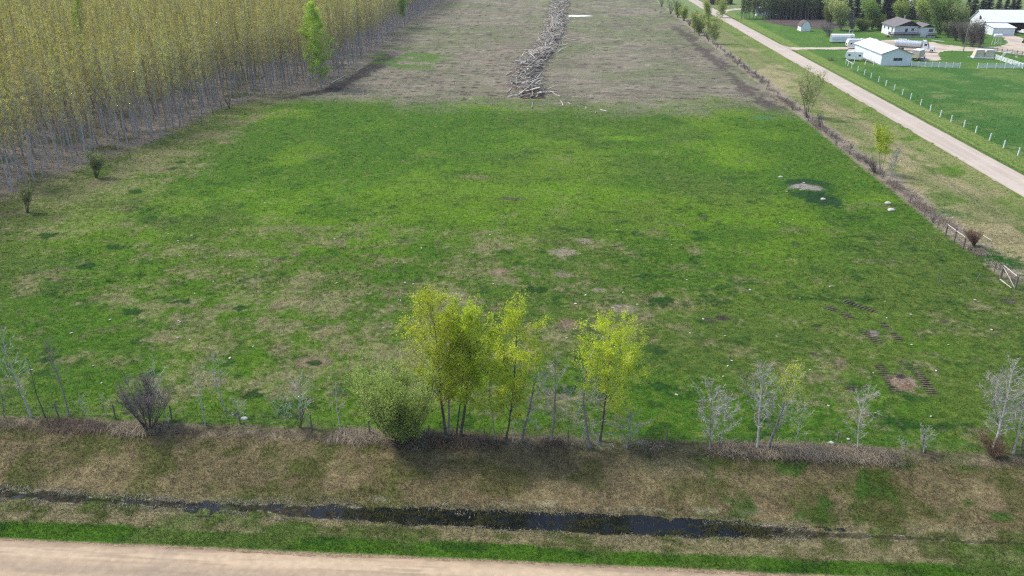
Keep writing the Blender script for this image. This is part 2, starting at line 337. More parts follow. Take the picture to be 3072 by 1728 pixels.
def attr_mat(name, rough=.8, fine=((9.0, .35), (32.0, .35)), bump=.6, bdist=.05, spec=.15, translucent=0.0, rnd=0.0, hue=0.0):
    """colour stored per vertex, broken up by fine procedural noise"""
    m, N, L, b = newmat(name)
    b.inputs["Roughness"].default_value = rough; b.inputs["Specular IOR Level"].default_value = spec
    at = N.new("ShaderNodeAttribute"); at.attribute_name = "Col"
    ge = N.new("ShaderNodeNewGeometry"); out = at.outputs["Color"]; last = None
    for s, amp in fine:
        nz = N.new("ShaderNodeTexNoise"); nz.inputs["Scale"].default_value = s; nz.inputs["Detail"].default_value = 3; nz.inputs["Roughness"].default_value = .65
        L.new(ge.outputs["Position"], nz.inputs["Vector"])
        mr = N.new("ShaderNodeMapRange"); L.new(nz.outputs[0], mr.inputs[0]); mr.inputs[1].default_value = .32; mr.inputs[2].default_value = .68
        mr.inputs[3].default_value = 1 - amp; mr.inputs[4].default_value = 1 + amp
        vm = N.new("ShaderNodeVectorMath"); vm.operation = 'SCALE'; L.new(out, vm.inputs[0]); L.new(mr.outputs[0], vm.inputs["Scale"]); out = vm.outputs[0]; last = nz
    if rnd:
        oi = N.new("ShaderNodeObjectInfo"); mr = N.new("ShaderNodeMapRange"); L.new(oi.outputs["Random"], mr.inputs[0])
        mr.inputs[3].default_value = 1 - rnd; mr.inputs[4].default_value = 1 + rnd
        vm = N.new("ShaderNodeVectorMath"); vm.operation = 'SCALE'; L.new(out, vm.inputs[0]); L.new(mr.outputs[0], vm.inputs["Scale"]); out = vm.outputs[0]
    if hue:
        oi = N.new("ShaderNodeObjectInfo"); mr = N.new("ShaderNodeMapRange"); mt = N.new("ShaderNodeMath"); mt.operation = 'MULTIPLY'; mt.inputs[1].default_value = 7.31
        fr = N.new("ShaderNodeMath"); fr.operation = 'FRACT'; L.new(oi.outputs["Random"], mt.inputs[0]); L.new(mt.outputs[0], fr.inputs[0]); L.new(fr.outputs[0], mr.inputs[0])
        mr.inputs[3].default_value = .5 - hue; mr.inputs[4].default_value = .5 + hue
        hs = N.new("ShaderNodeHueSaturation"); L.new(mr.outputs[0], hs.inputs["Hue"]); L.new(out, hs.inputs["Color"]); out = hs.outputs[0]
    L.new(out, b.inputs["Base Color"])
    if bump and last:
        bp = N.new("ShaderNodeBump"); bp.inputs["Strength"].default_value = bump; bp.inputs["Distance"].default_value = bdist
        L.new(last.outputs[0], bp.inputs["Height"]); L.new(bp.outputs[0], b.inputs["Normal"])
    if translucent:
        tr = N.new("ShaderNodeBsdfTranslucent"); L.new(out, tr.inputs[0]); ms = N.new("ShaderNodeMixShader"); ms.inputs[0].default_value = translucent
        L.new(b.outputs[0], ms.inputs[1]); L.new(tr.outputs[0], ms.inputs[2]); L.new(ms.outputs[0], N["Material Output"].inputs[0])
    return m
M = {}
M['ground'] = attr_mat("ground_cover", rough=.95, fine=((1.3, .22), (6.0, .40), (26.0, .42)), bump=.9, bdist=.09, spec=.05)
M['gravel'] = attr_mat("gravel", rough=.95, fine=((2.0, .05), (14.0, .06), (50.0, .10)), bump=.25, bdist=.02, spec=.1)
M['blades'] = attr_mat("grass_blades", rough=.7, fine=((3.0, .15),), bump=0, spec=.12, translucent=.3)
M['leaf'] = attr_mat("leaves", rough=.55, fine=((1.5, .12),), bump=0, spec=.2, translucent=.6, rnd=.10, hue=.008)
M['poplar_leaf'] = attr_mat("poplar_buds", rough=.6, fine=((.6, .12),), bump=0, spec=.15, translucent=.45, rnd=.20, hue=.015)
M['needle'] = mat("spruce_needles", (.012, .026, .017), .8, .4, 2.0, rnd=.25)
M['bark_white'] = mat("pale_aspen_bark", (.30, .295, .26), .85, .3, 2.0, c2=(.50, .49, .43), stretch=(1, 1, 5), rnd=.1)
M['bark_grey'] = mat("grey_bark", (.15, .135, .125), .9, .3, 2.5, c2=(.27, .25, .235), stretch=(1, 1, 4), rnd=.15)
M['bark_dark'] = mat("dark_bark", (.045, .04, .034), .9, .3, 2.5, c2=(.13, .12, .10), stretch=(1, 1, 4), rnd=.1)
M['bark_pop'] = mat("poplar_bark", (.26, .24, .235), .9, .3, 1.2, c2=(.42, .40, .395), stretch=(1, 1, 3), rnd=.25)
M['twig_purple'] = mat("purple_grey_twigs", (.17, .145, .135), .9, .3, 2.0, c2=(.27, .24, .225), rnd=.1)
M['twig_red'] = mat("red_brown_twigs", (.13, .07, .05), .9, .3, 2.0, c2=(.24, .14, .10))
M['brush'] = mat("grey_brush", (.07, .058, .048), .9, .3, .7, c2=(.32, .28, .23))
M['log'] = mat("weathered_logs", (.27, .24, .20), .9, .3, 1.6, c2=(.66, .60, .50), stretch=(.4, 3, 3), rnd=.35)
M['post'] = mat("weathered_post", (.10, .09, .078), .9, .3, 3.0, c2=(.22, .20, .175), stretch=(1, 1, 6))
M['rail'] = mat("bleached_rail", (.42, .39, .34), .85, .2, 3.0)
M['wpaint'] = mat("white_paint", (.74, .75, .76), .6, .06, 1.2)
M['wsiding'] = mat("white_siding", (.70, .73, .76), .6, .05, 1.0, stretch=(1, 1, .2))
M['metalroof'] = mat("white_metal_roof", (.68, .71, .74), .45, .05, .6, spec=.4)
M['beige'] = mat("beige_panel", (.52, .47, .36), .7, .12, 1.5)
M['roofshingle'] = mat("grey_shingles", (.16, .145, .15), .9, .18, 2.0)
M['darkwood'] = mat("dark_brown_wood", (.05, .032, .026), .8, .3, 3.0)
M['brownroof'] = mat("brown_shingles", (.13, .10, .09), .9, .25, 2.5)
M['glass'] = mat("window_glass", (.035, .042, .055), .12, .2, 1.0, spec=.6)
M['rubber'] = mat("rubber", (.018, .018, .019), .85, .2, 4.0)
M['steel'] = mat("dull_tank_steel", (.55, .57, .60), .38, .08, 1.0, metal=.55, spec=.5)
M['chrome'] = mat("bright_metal", (.65, .66, .68), .25, .05, 1.0, metal=.8)
M['vpaint'] = mat("white_vehicle_paint", (.74, .75, .76), .3, .04, .8, spec=.5)
M['black'] = mat("black_trim", (.02, .02, .022), .6, .2, 3.0)
M['red'] = mat("faded_red_paint", (.28, .03, .03), .6, .2, 2.0)
M['rock'] = mat("pale_rock", (.34, .33, .29), .9, .2, 4.0, c2=(.54, .53, .48), bump=.4)
M['snow'] = mat("snow", (.80, .83, .88), .7, .05, 3.0)
M['wire'] = mat("fence_wire", (.20, .19, .18), .6, .1, 3.0, metal=.4)
M['concrete'] = mat("concrete", (.42, .41, .38), .9, .1, 2.0)
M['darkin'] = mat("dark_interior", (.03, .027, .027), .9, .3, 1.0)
m, N, L, b = newmat("ditch_water")
b.inputs["Base Color"].default_value = (.006, .007, .008, 1); b.inputs["Roughness"].default_value = .04; b.inputs["IOR"].default_value = 1.33
b.inputs["Specular IOR Level"].default_value = .55
nz = N.new("ShaderNodeTexNoise"); nz.inputs["Scale"].default_value = 2.2; bp = N.new("ShaderNodeBump"); bp.inputs["Strength"].default_value = .25; bp.inputs["Distance"].default_value = .03
ge = N.new("ShaderNodeNewGeometry"); L.new(ge.outputs["Position"], nz.inputs["Vector"]); L.new(nz.outputs[0], bp.inputs["Height"]); L.new(bp.outputs[0], b.inputs["Normal"])
M['water'] = m

# ---------------------------------------------------------------- ground sheet
pitchrow = np.linspace(math.atan2(CAM_H, 38), math.atan2(CAM_H, 640), 900)
rows = np.concatenate([[-900, -300, -60, 0, 20, 32], CAM_H / np.tan(pitchrow), [760, 950, 1300, 2000, 3600]])
s = np.concatenate([[-9, -4, -2, -1.3], np.linspace(-.98, .86, 1150), [1.2, 1.9, 4, 9]])
YY, SS = np.meshgrid(rows, s, indexing='ij')
XX = SS * np.maximum(YY + 8, 46)
gx, gy = XX.ravel(), YY.ravel()
nr, nc = YY.shape
idx = np.arange(nr * nc).reshape(nr, nc)
F = np.stack([idx[:-1, :-1], idx[:-1, 1:], idx[1:, 1:], idx[1:, :-1]], -1).reshape(-1, 4)
gme = np_mesh("ground", np.stack([gx, gy, zf(gx, gy)], 1), F, ground_color(gx, gy), smooth=True)
tag(link(gme, "ground", M['ground']), kind="structure")
print("ground", round(time.time() - T0, 1))

def sheet(name, x0, x1, y0, y1, dx, dy, maskf, colf, m, lift, zfun=zf):
    xs = np.arange(x0, x1 + dx, dx); ys = np.arange(y0, y1 + dy, dy)
    Y, X = np.meshgrid(ys, xs, indexing='ij'); r, c_ = Y.shape
    id_ = np.arange(r * c_).reshape(r, c_)
    F = np.stack([id_[:-1, :-1], id_[:-1, 1:], id_[1:, 1:], id_[1:, :-1]], -1).reshape(-1, 4)
    V = np.stack([X.ravel(), Y.ravel()], 1); cen = V[F].mean(1)
    F = F[maskf(cen[:, 0], cen[:, 1])]
    used, inv = np.unique(F, return_inverse=True); V = V[used]
    F = inv.reshape(-1, 4)
    z = zfun(V[:, 0], V[:, 1]) + lift
    me = np_mesh(name, np.column_stack([V, z]), F, colf(V[:, 0], V[:, 1]), smooth=True)
    return tag(link(me, name, m), kind="structure")
def near_road_col(x, y):
    n = x.shape[0]; c = np.tile(C(.43, .325, .215), (n, 1))
    w = fbm(x, y, 14, 201, 2, sy=.5)
    c = mixc(c, C(.345, .265, .185), .75 * ss(w, .45, .7)); c = mixc(c, C(.49, .385, .265), .5 * band(y + .25 * (w - .5), 41.2, 41.9, .2))
    c = mixc(c, C(.30, .235, .17), .6 * band(y, 39.5, 40.9, .5) + .3 * ss(fbm(x, y, 3, 205, 2), .6, .8))
    c = mixc(c, C(.27, .21, .15), .55 * ss(fbm(x, y, 5, 208, 3, sy=.28), .56, .74)); c = c * (.84 + .18 * vn(x, y, .3, 209))[:, None]
    return mixc(c, C(.24, .18, .12), .9 * ss(y + .6 * (fbm(x, y, 1.2, 207, 3) - .5), 42.15, 42.75))
sheet("gravel_road", -60, 60, 33, 43.4, .12, .08, lambda x, y: y < 42.55 + .5 * (fbm(x, y, 1.8, 211, 3) - .5) + .35 * (vn(x, y, 9, 212) - .5), near_road_col, M['gravel'], .035)
def east_col(x, y):
    n = x.shape[0]; c = np.tile(C(.43, .37, .305), (n, 1))
    w = fbm(x, y, .8, 221, 2, sy=40); c = mixc(c, C(.35, .295, .245), .6 * ss(w, .45, .75)); c = mixc(c, C(.48, .42, .355), .5 * ss(fbm(x, y, 6, 223, 2), .5, .8))
    e = np.minimum(x - 75.2, 81.9 - x)
    return mixc(c, C(.24, .19, .14), .7 * (1 - ss(e + .5 * (fbm(x, y, 2, 225, 2) - .5), .0, .7)))
east_mask = lambda x, y: (x > 75.3 + .45 * (fbm(x, y, 3, 231, 3) - .5)) & (x < 81.8 + .45 * (fbm(x, y, 3, 233, 3) - .5))
sheet("range_road", 74.5, 82.6, 70, 600, .25, 1.0, east_mask, east_col, M['gravel'], .05)
def yard_col(x, y):
    n = x.shape[0]; c = np.tile(C(.46, .39, .31), (n, 1)); c = mixc(c, C(.36, .30, .25), ss(fbm(x, y, 6, 241, 3), .45, .7))
    return mixc(c, C(.28, .25, .16), .6 * ss(fbm(x, y, 2.5, 243, 2), .62, .8))
def jig(x, y, k=1.2): return x + k * (fbm(x, y, 3, 251, 3) - .5), y + k * 2 * (fbm(x, y, 3, 253, 3) - .5)
sheet("driveway", 80.5, 108, 285, 330, .3, .6, lambda x, y: inpoly(*jig(x, y, .8), DRIVE) & (x > 81.6), yard_col, M['gravel'], .06)
sheet("farm_yard", 100, 215, 250, 375, .45, .8, lambda x, y: inpoly(*jig(x, y, 2.0), YARD), yard_col, M['gravel'], .03)
sheet("back_lane", 76, 100, 430, 560, .5, 1.2, lambda x, y: inpoly(*jig(x, y, 1.0), BACKLANE), yard_col, M['gravel'], .06)
def garden_col(x, y):
    n = x.shape[0]; return mixc(np.tile(C(.085, .065, .062), (n, 1)), C(.12, .095, .085), ss(fbm(x, y, 8, 261, 3, sy=1.0), .4, .7))
sheet("garden_soil", 84, 130, 370, 440, .5, .8, lambda x, y: inpoly(*jig(x, y, 1.5), GARDEN), garden_col, M['ground'], .05)
# standing water in the ditch
wme = np_mesh("water", np.array([(-60, 46.4, -.905), (22, 46.4, -.905), (22, 49.9, -.905), (-60, 49.9, -.905)]), np.array([[0, 1, 2, 3]]))
tag(link(wme, "ditch_water", M['water']), kind="structure")

# ---------------------------------------------------------------- grasses
def blades(rng, x, y, h, w, c, lean=.6, per=3, spread=.06, droop=0.0, ldir=None):
    """per triangular (or bent) blades at every (x, y)"""
    n = len(x); X = np.repeat(x, per) + rng.normal(0, spread, n * per); Y = np.repeat(y, per) + rng.normal(0, spread, n * per)
    H = np.repeat(h, per) * rng.uniform(.6, 1.25, n * per); W = np.repeat(w, per) * rng.uniform(.6, 1.3, n * per)
    Z = zf(X, Y) - .02; a = rng.uniform(0, 2 * np.pi, n * per)
    if ldir is not None:
        a2 = rng.normal(ldir, .8, n * per)
    else:
        a2 = rng.uniform(0, 2 * np.pi, n * per)
    dx, dy = np.cos(a) * W / 2, np.sin(a) * W / 2
    le = lean * H * rng.uniform(.3, 1.3, n * per); lx, ly = np.cos(a2) * le, np.sin(a2) * le
    cc = np.repeat(c, per, 0) * rng.uniform(.65, 1.35, (n * per, 1))
    if not droop:
        V = np.stack([np.stack([X - dx, Y - dy, Z], 1), np.stack([X + dx, Y + dy, Z], 1), np.stack([X + lx, Y + ly, Z + H], 1)], 1).reshape(-1, 3)
        return V, np.arange(len(V)).reshape(-1, 3), np.repeat(cc, 3, 0)
    m1 = np.stack([X + lx * .4, Y + ly * .4, Z + H * .8], 1); t = np.stack([X + lx * 1.5, Y + ly * 1.5, Z + H * (1 - droop)], 1); d = np.stack([dx, dy, dx * 0], 1)
    P0 = np.stack([X, Y, Z], 1)
    V = np.stack([P0 - d, P0 + d, m1 + d * .8, m1 - d * .8, m1 - d * .8, m1 + d * .8, t + d * .2, t - d * .2], 1).reshape(-1, 3)
    return V, np.arange(len(V)).reshape(-1, 4), np.repeat(cc, 8, 0)
rng = np.random.default_rng(11)
def scatter(n, x0, x1, y0, y1): return rng.uniform(x0, x1, n), rng.uniform(y0, y1, n)
parts = []
def add_grass(n, y0, y1, h, w, per=3, lean=.7, xr=None, keep=None, spread=.08):
    y = rng.uniform(y0, y1, n); k = .80 * (y + 8)
    x = rng.uniform(-1, .86, n) * k if xr is None else rng.uniform(xr[0], xr[1], n)
    ok = np.ones(n, bool)
    if keep is not None: ok &= keep(x, y)
    x, y = x[ok], y[ok]; c = ground_color(x, y)
    lum = c.sum(1); ok = lum > .10; x, y, c = x[ok], y[ok], c[ok]
    hh = h * (.6 + .9 * fbm(x, y, 1.6, 301, 2))
    parts.append(blades(rng, x, y, hh, np.full(len(x), w), c * 1.05, lean, per, spread))
off = lambda x, y: ~((x > 75) & (x < 82.2)) & ~((x > 100) & (y > 270))
add_grass(60000, 43.1, 56.5, .13, .045, 3, .8)
add_grass(52000, 56.5, 84, .14, .05, 3, .8, keep=off)
add_grass(56000, 84, 125, .16, .07, 3, .8, keep=off)
add_grass(56000, 125, 218, .20, .11, 2, .8, keep=off)
V = np.concatenate([p[0] for p in parts]); CC = np.concatenate([p[2] for p in parts])
tag(link(np_mesh("grass", V, np.arange(len(V)).reshape(-1, 3), CC), "grass", M['blades']), "short pasture and verge grass, green mixed with dry blades", "grass", kind="stuff")
# rank dead grass along the near fence, arching towards the ditch
def rank(n, x, y, c, h, w, droop=.5, ldir=-1.3, lean=.8, per=3, spread=.1): return blades(rng, x, y, h, np.full(len(x), w), c, lean, per, spread, droop, ldir)
n = 26000; x = rng.uniform(-53, 45, n); y = 56.8 + rng.normal(0, .55, n) + .35 * (vn(x, x * 0, 4, 303) - .5)
k = fbm(x, y, 3.0, 305, 3); k = .6 * k + .4 * fbm(x, y, 7, 315, 2); ok = rng.uniform(0, 1, n) < ss(k, .42, .62) * .9 + .05; x, y, k = x[ok], y[ok], k[ok]
red = fbm(x, y, 4.5, 307, 2)
c = mixc(np.tile(C(.20, .165, .12), (len(x), 1)), C(.40, .335, .24), ss(k + .5 * (rng.uniform(0, 1, len(x)) - .5), .40, .75)); c = mixc(c, C(.14, .095, .07), .7 * ss(red, .58, .68))
p1 = rank(n, x, y, c, .08 + .62 * k * k * rng.uniform(.4, 1.8, len(x)), .03, ldir=-1.0, lean=1.1)
n = 9000; x = rng.uniform(-53, 19, n); w0 = np.interp(x, [-48, -30, -27, -22, -10, 6, 14, 22, 40], [.75, .55, .35, .9, 1.15, 1.25, .8, .30, .12]); yc = np.interp(x, [-48, -30, -10, 14, 40], [48.7, 48.2, 48.0, 47.9, 47.7])
y = yc + np.where(rng.random(n) < .62, 1, -1) * w0 * (1 + rng.normal(0, .28, n)) ; k = fbm(x, y, 1.5, 317, 3); ok = rng.random(n) < ss(k, .38, .6) + .08; x, y = x[ok], y[ok]
c = mixc(np.tile(C(.30, .27, .19), (len(x), 1)), C(.52, .49, .42), rng.random(len(x)) ** 3); c = mixc(c, C(.08, .10, .025), .8 * (rng.random(len(x)) < .35))
p3 = rank(n, x, y, c, np.full(len(x), .16), .035, per=2, spread=.12)
n = 5000; x = rng.uniform(-16, 16, n); y = 48.0 + rng.normal(0, .5, n); k = fbm(x, y, 1.3, 319, 2, sy=.35); ok = k > .56; x, y = x[ok], y[ok]; c = np.tile(C(.07, .075, .025), (len(x), 1))
p4 = rank(n, x, y, c, np.full(len(x), .30), .03, per=2, spread=.1)
n = 9000; y = rng.uniform(92, 290, n) ; y = 95 + (y - 92) ** 1.0; x = 57.1 + rng.normal(0, .6, n); k = fbm(x, y, 5, 309, 2); ok = rng.random(n) < ss(k, .3, .6); x, y, k = x[ok], y[ok], k[ok]; n = len(x)
c = mixc(np.tile(C(.36, .32, .25), (n, 1)), C(.25, .20, .16), ss(k, .4, .65))
p2 = rank(n, x, y, c, .15 + .4 * k, .06, spread=.2)
V = np.concatenate([p1[0], p2[0], p3[0], p4[0]]); CC = np.concatenate([p1[2], p2[2], p3[2], p4[2]])
tag(link(np_mesh("dead_grass", V, np.arange(len(V)).reshape(-1, 4), CC), "dead_grass", M['blades']), "tall dead grass matted along the wire fences", "grass", kind="stuff")
print("grass", round(time.time() - T0, 1))

# ---------------------------------------------------------------- wood builders
class Wood:
    def __init__(self): self.V = []; self.F = []; self.n = 0
    def tube(self, P, r, k=6):
        P = np.asarray(P, float); r = np.asarray(r, float); n = len(P)
        T = np.gradient(P, axis=0); T /= np.linalg.norm(T, axis=1)[:, None] + 1e-9
        up = np.where(np.abs(T[:, 2:3]) > .9, np.array([[1., 0, 0]]), np.array([[0, 0, 1.]]))
        A = np.cross(T, up); A /= np.linalg.norm(A, axis=1)[:, None] + 1e-9; B = np.cross(T, A)
        # keep frames consistent
        for i in range(1, n):
            if np.dot(A[i], A[i - 1]) < -.2: A[i] *= -1; B[i] *= -1
        a = np.linspace(0, 2 * np.pi, k, endpoint=False)
        V = (P[:, None] + r[:, None, None] * (np.cos(a)[None, :, None] * A[:, None] + np.sin(a)[None, :, None] * B[:, None])).reshape(-1, 3)
        i = np.arange(n - 1)[:, None] * k; j = np.arange(k)[None]; j2 = (j + 1) % k
        F = np.stack([i + j, i + j2, i + k + j2, i + k + j], -1).reshape(-1, 4)
        self.V.append(V); self.F.append(F + self.n); self.n += len(V)
    def sticks(self, A, B, ra, rb, k=3):
        A = np.asarray(A, float); B = np.asarray(B, float); m = len(A)
        if m == 0: return
        T = B - A; T /= np.linalg.norm(T, axis=1)[:, None] + 1e-9
        up = np.where(np.abs(T[:, 2:3]) > .9, np.array([[1., 0, 0]]), np.array([[0, 0, 1.]]))
        X = np.cross(T, up); X /= np.linalg.norm(X, axis=1)[:, None] + 1e-9; Y = np.cross(T, X)
        a = np.linspace(0, 2 * np.pi, k, endpoint=False); ra = np.broadcast_to(ra, (m,)); rb = np.broadcast_to(rb, (m,))
        ring = np.cos(a)[None, :, None] * X[:, None] + np.sin(a)[None, :, None] * Y[:, None]
        V = np.concatenate([A[:, None] + ra[:, None, None] * ring, B[:, None] + rb[:, None, None] * ring], 1).reshape(-1, 3)
        b = np.arange(m)[:, None] * 2 * k; j = np.arange(k)[None]; j2 = (j + 1) % k
        F = np.stack([b + j, b + j2, b + k + j2, b + k + j], -1).reshape(-1, 4)
        self.V.append(V); self.F.append(F + self.n); self.n += len(V)
    def mesh(self, name): return np_mesh(name, np.concatenate(self.V), np.concatenate(self.F), smooth=True)
def unit(v): return v / (np.linalg.norm(v, axis=-1, keepdims=True) + 1e-9)
def leaf_mesh(name, rng, Cn, size, base, var=.25, hi=None):
    n = len(Cn); a = unit(rng.normal(size=(n, 3))); b_ = unit(np.cross(a, rng.normal(size=(n, 3))))
    s_ = (size * rng.uniform(.6, 1.4, n))[:, None]
    V = np.stack([Cn - a * s_ * .6, Cn + b_ * s_ * .45, Cn + a * s_ * .6, Cn - b_ * s_ * .45], 1).reshape(-1, 3)
    g = fbm(Cn[:, 0] + Cn[:, 1] * .37, Cn[:, 2], .9, 401, 2)[:, None]
    cc = np.asarray(base)[None] * (1 + var * (rng.uniform(-1, 1, (n, 1))))
    if hi is not None: cc = cc * (1 - ss(g, .35, .7)) + np.asarray(hi)[None] * (1 + var * rng.uniform(-1, 1, (n, 1))) * ss(g, .35, .7)
    return np_mesh(name, V, np.arange(len(V)).reshape(-1, 4), np.repeat(cc, 4, 0))
def limb(rng, p, d, L, n, curl=0.0, wob=.12):
    P = [p]; d = unit(np.array(d, float))
    for i in range(n):
        d = unit(d + np.array([0, 0, curl / n]) + rng.normal(0, wob, 3) / math.sqrt(n)); P.append(P[-1] + d * L / n)
    return np.array(P)
def grow(rng, h, lean=(0, 0), r0=.12, nprim=26, t0=.25, Lp=.30, elev=45, curl=.35, nsec=5, nter=3, stems=1, splay=.25, prof='oval', wob=.10, twig=.010, drop=0.0, seglen=.35, trunk_r=.25, flare=1.15):
    """returns (trunk wood, twig wood, end points of the fine twigs)"""
    W, Tw = Wood(), Wood(); ends = []
    for s_i in range(stems):
        if stems > 1:
            az = rng.uniform(0, 2 * np.pi); sl = splay * math.sqrt(rng.uniform(.02, 1)); hh = h * rng.uniform(.6, 1.0)
            top = np.array([math.cos(az) * sl * hh + lean[0], math.sin(az) * sl * hh + lean[1], hh]); base = np.array([math.cos(az), math.sin(az), 0]) * rng.uniform(.02, .22) * min(1.6, h * .2)
            rr = r0 * rng.uniform(.55, 1)
        else: top = np.array([lean[0], lean[1], h]); base = np.zeros(3); rr = r0; hh = h
        n = 12; t = np.linspace(0, 1, n); k = t[:, None]
        bow = np.array([rng.normal(0, .02), rng.normal(0, .02), 0]) * h
        P = base + (top - base) * k + bow * np.sin(np.pi * k) + np.cumsum(rng.normal(0, .006 * h, (n, 3)) * [1, 1, 0], 0) * .6
        if stems > 1: P[:, :2] = base[:2] + (top - base)[:2] * (k ** flare) + np.cumsum(rng.normal(0, .012 * h, (n, 2)), 0) * .5
        P[0, 2] = -.25
        rad = rr * (1 - t) ** .8 * (1 - .06) + rr * .06; rad[0] *= 1.35
        W.tube(P, rad, 7 if rr > .05 else 5)
        m = max(3, int(nprim / max(1, stems)) if stems > 1 else nprim)
        for i in range(m):
            tt = t0 + (1 - t0) * (i + rng.uniform(.1, .9)) / m
            if tt > .985: tt = .985
            p = np.array([np.interp(tt, t, P[:, c_]) for c_ in range(3)]); az = i * 2.4 + rng.uniform(-.5, .5)
            u = (tt - t0) / (1 - t0)
            pf = {'oval': math.sin(math.pi * min(1, .18 + .80 * u)) ** .7, 'cone': (1 - u) ** .75 + .10, 'top': .35 + .65 * u * (1.25 - u) / .39 if u < .95 else .5, 'low': (1 - .85 * u), 'full': .5 + .5 * math.sin(math.pi * min(1, .1 + .9 * u)) if u < .97 else .4}[prof]
            L_ = h * Lp * pf * rng.uniform(.65, 1.15)
            e = R(elev + rng.uniform(-14, 14)) + .5 * max(0, u - .6)
            d = np.array([math.cos(az) * math.cos(e), math.sin(az) * math.cos(e), math.sin(e)])
            rb = max(.010, np.interp(tt, t, rad) * .32)
            B = limb(rng, p, d, L_, 5, curl - drop * (1 - u), wob + .05)
            W.tube(B, np.linspace(rb, max(.006, rb * .2), 6), 4)
            ns = max(2, int(nsec * L_ / (h * Lp) + .5)); q = np.sort(rng.uniform(.25, 1, ns)); ix = q * 5; i0 = np.minimum(ix.astype(int), 4); f_ = (ix - i0)[:, None]
            S0 = B[i0] * (1 - f_) + B[i0 + 1] * f_; dirb = unit(B[i0 + 1] - B[i0])
            sdv = unit(dirb + rng.normal(0, .62, (ns, 3)) + np.array([0, 0, .25 - drop * .4])); sl = (L_ * seglen * rng.uniform(.5, 1.1, ns) * (1.15 - .5 * q))[:, None]
            S1 = S0 + sdv * sl; Tw.sticks(S0, S1, twig * 1.5, twig * .8)
            if nter:
                A = np.repeat(S0, nter, 0); D = np.repeat(sdv, nter, 0); LL = np.repeat(sl, nter, 0); f2 = rng.uniform(.15, 1, (ns * nter, 1))
                T0_ = A + D * LL * f2; dt = unit(D + rng.normal(0, .6, (ns * nter, 3)) + np.array([0, 0, .15 - drop * .3])); T1 = T0_ + dt * LL * rng.uniform(.3, .7, (ns * nter, 1))
                Tw.sticks(T0_, T1, twig * .9, twig * .4); ends.append(T1); ends.append(T0_)
            ends.append(S1); ends.append(S0 * .5 + S1 * .5); ends.append(B[3:])
    return W, Tw, np.concatenate(ends)
def tree(name, label, cat, base, top, seed, wood='bark_white', twigm=None, leaf=None, group=None, nleaf=0, lsize=.12, lspread=.22, leaf_keep=None, leafm='leaf', **kw):
    """base and top are where foot and tip are seen; the tip is taken to lean in the plane that faces the road"""
    bx, by, bz = G(*base); tx, tz = GY(top[0], top[1], by); h = tz - bz; rg = np.random.default_rng(seed)
    root = empty(name, (bx, by, bz), 0, label, cat, group)
    W, Tw, ends = grow(rg, h, lean=(tx - bx, rg.normal(0, .02) * h), **kw)
    link(W.mesh("trunk"), "trunk", M[wood], root)
    if leaf is None:
        link(Tw.mesh("twigs"), "twigs", M[twigm or wood], root)
    else:
        link(Tw.mesh("twigs"), "twigs", M[twigm or wood], root)
        if leaf_keep is not None: ends = ends[leaf_keep(ends, h)]
        Cn = ends[rg.integers(0, len(ends), nleaf)] + rg.normal(0, lspread, (nleaf, 3))
        link(leaf_mesh("crown", rg, Cn, lsize, leaf[0], .22, leaf[1]), "crown", M[leafm], root)
    return root
ASP = (C(.48, .58, .035), C(.64, .74, .055)); WIL = (C(.34, .44, .11), C(.46, .57, .15)); SAGE = (C(.16, .21, .05), C(.24, .28, .07))
YG = (C(.32, .39, .09), C(.43, .50, .11)); FG = (C(.19, .30, .07), C(.28, .40, .09))

# ---------------------------------------------------------------- the near fence row
bare = dict(nprim=26, t0=.22, Lp=.24, elev=42, nsec=6, nter=4, twig=.012)
G1 = "bare saplings along the near fence"
nt = tree
nt("bare_sapling", "short grey sapling cut by the left edge of the photo", "tree", (12, 1252), (-2, 1150), 1, 'bark_grey', r0=.05, nprim=14, t0=.2, Lp=.3, elev=40)
nt("bare_aspen", "tall pale leaning aspen nearest the left edge of the photo", "tree", (96, 1253), (0, 985), 2, 'bark_white', r0=.10, **bare)
nt("bare_aspen", "thin dark leafless aspen between the tall pale one and the forked one", "tree", (139, 1253), (80, 1080), 3, 'bark_dark', r0=.06, nprim=16, t0=.3, Lp=.12, elev=40, nsec=3)
nt("bare_aspen", "leafless aspen forking into two pale tops left of the first post", "tree", (209, 1249), (135, 1020), 4, 'bark_grey', r0=.08, nprim=22, t0=.35, Lp=.24, elev=50, nsec=5)
nt("bare_sapling", "knee high pale sapling right of the leftmost fence post", "tree", (265, 1266), (238, 1180), 5, 'bark_white', r0=.035, nprim=12, t0=.2, Lp=.3, elev=45)
nt("bare_sapling", "small pale sapling just left of the big purple grey shrub", "tree", (320, 1246), (302, 1180), 6, 'bark_white', r0=.03, nprim=10, t0=.2, Lp=.35, elev=45)
nt("bare_shrub", "big purple grey leafless shrub at the fence", "shrub", (448, 1283), (425, 1120), 7, 'bark_dark', 'twig_purple', r0=.06, flare=.8, stems=20, splay=.75, nprim=330, t0=.2, Lp=.28, elev=55, nsec=6, nter=5, twig=.011, seglen=.42)
nt("bare_aspen", "slim pale aspen rising behind the big purple grey shrub", "tree", (508, 1268), (463, 1060), 8, 'bark_white', r0=.07, nprim=24, t0=.3, Lp=.18, elev=48)
nt("bare_aspen", "slim pale aspen third tree right of the purple shrub, knotty and short armed", "tree", (615, 1275), (590, 1105), 9, 'bark_white', r0=.06, nprim=18, t0=.3, Lp=.26, elev=40, nsec=3, nter=2)
nt("bare_aspen", "pale aspen standing behind the fence inside the green field", "tree", (675, 1234), (638, 1055), 10, 'bark_white', r0=.08, nprim=22, t0=.3, Lp=.24, elev=35)
nt("bare_sapling", "low spreading sapling by the post with the pale stone", "tree", (722, 1270), (706, 1205), 11, 'bark_white', r0=.04, nprim=18, t0=.15, Lp=.6, elev=30)
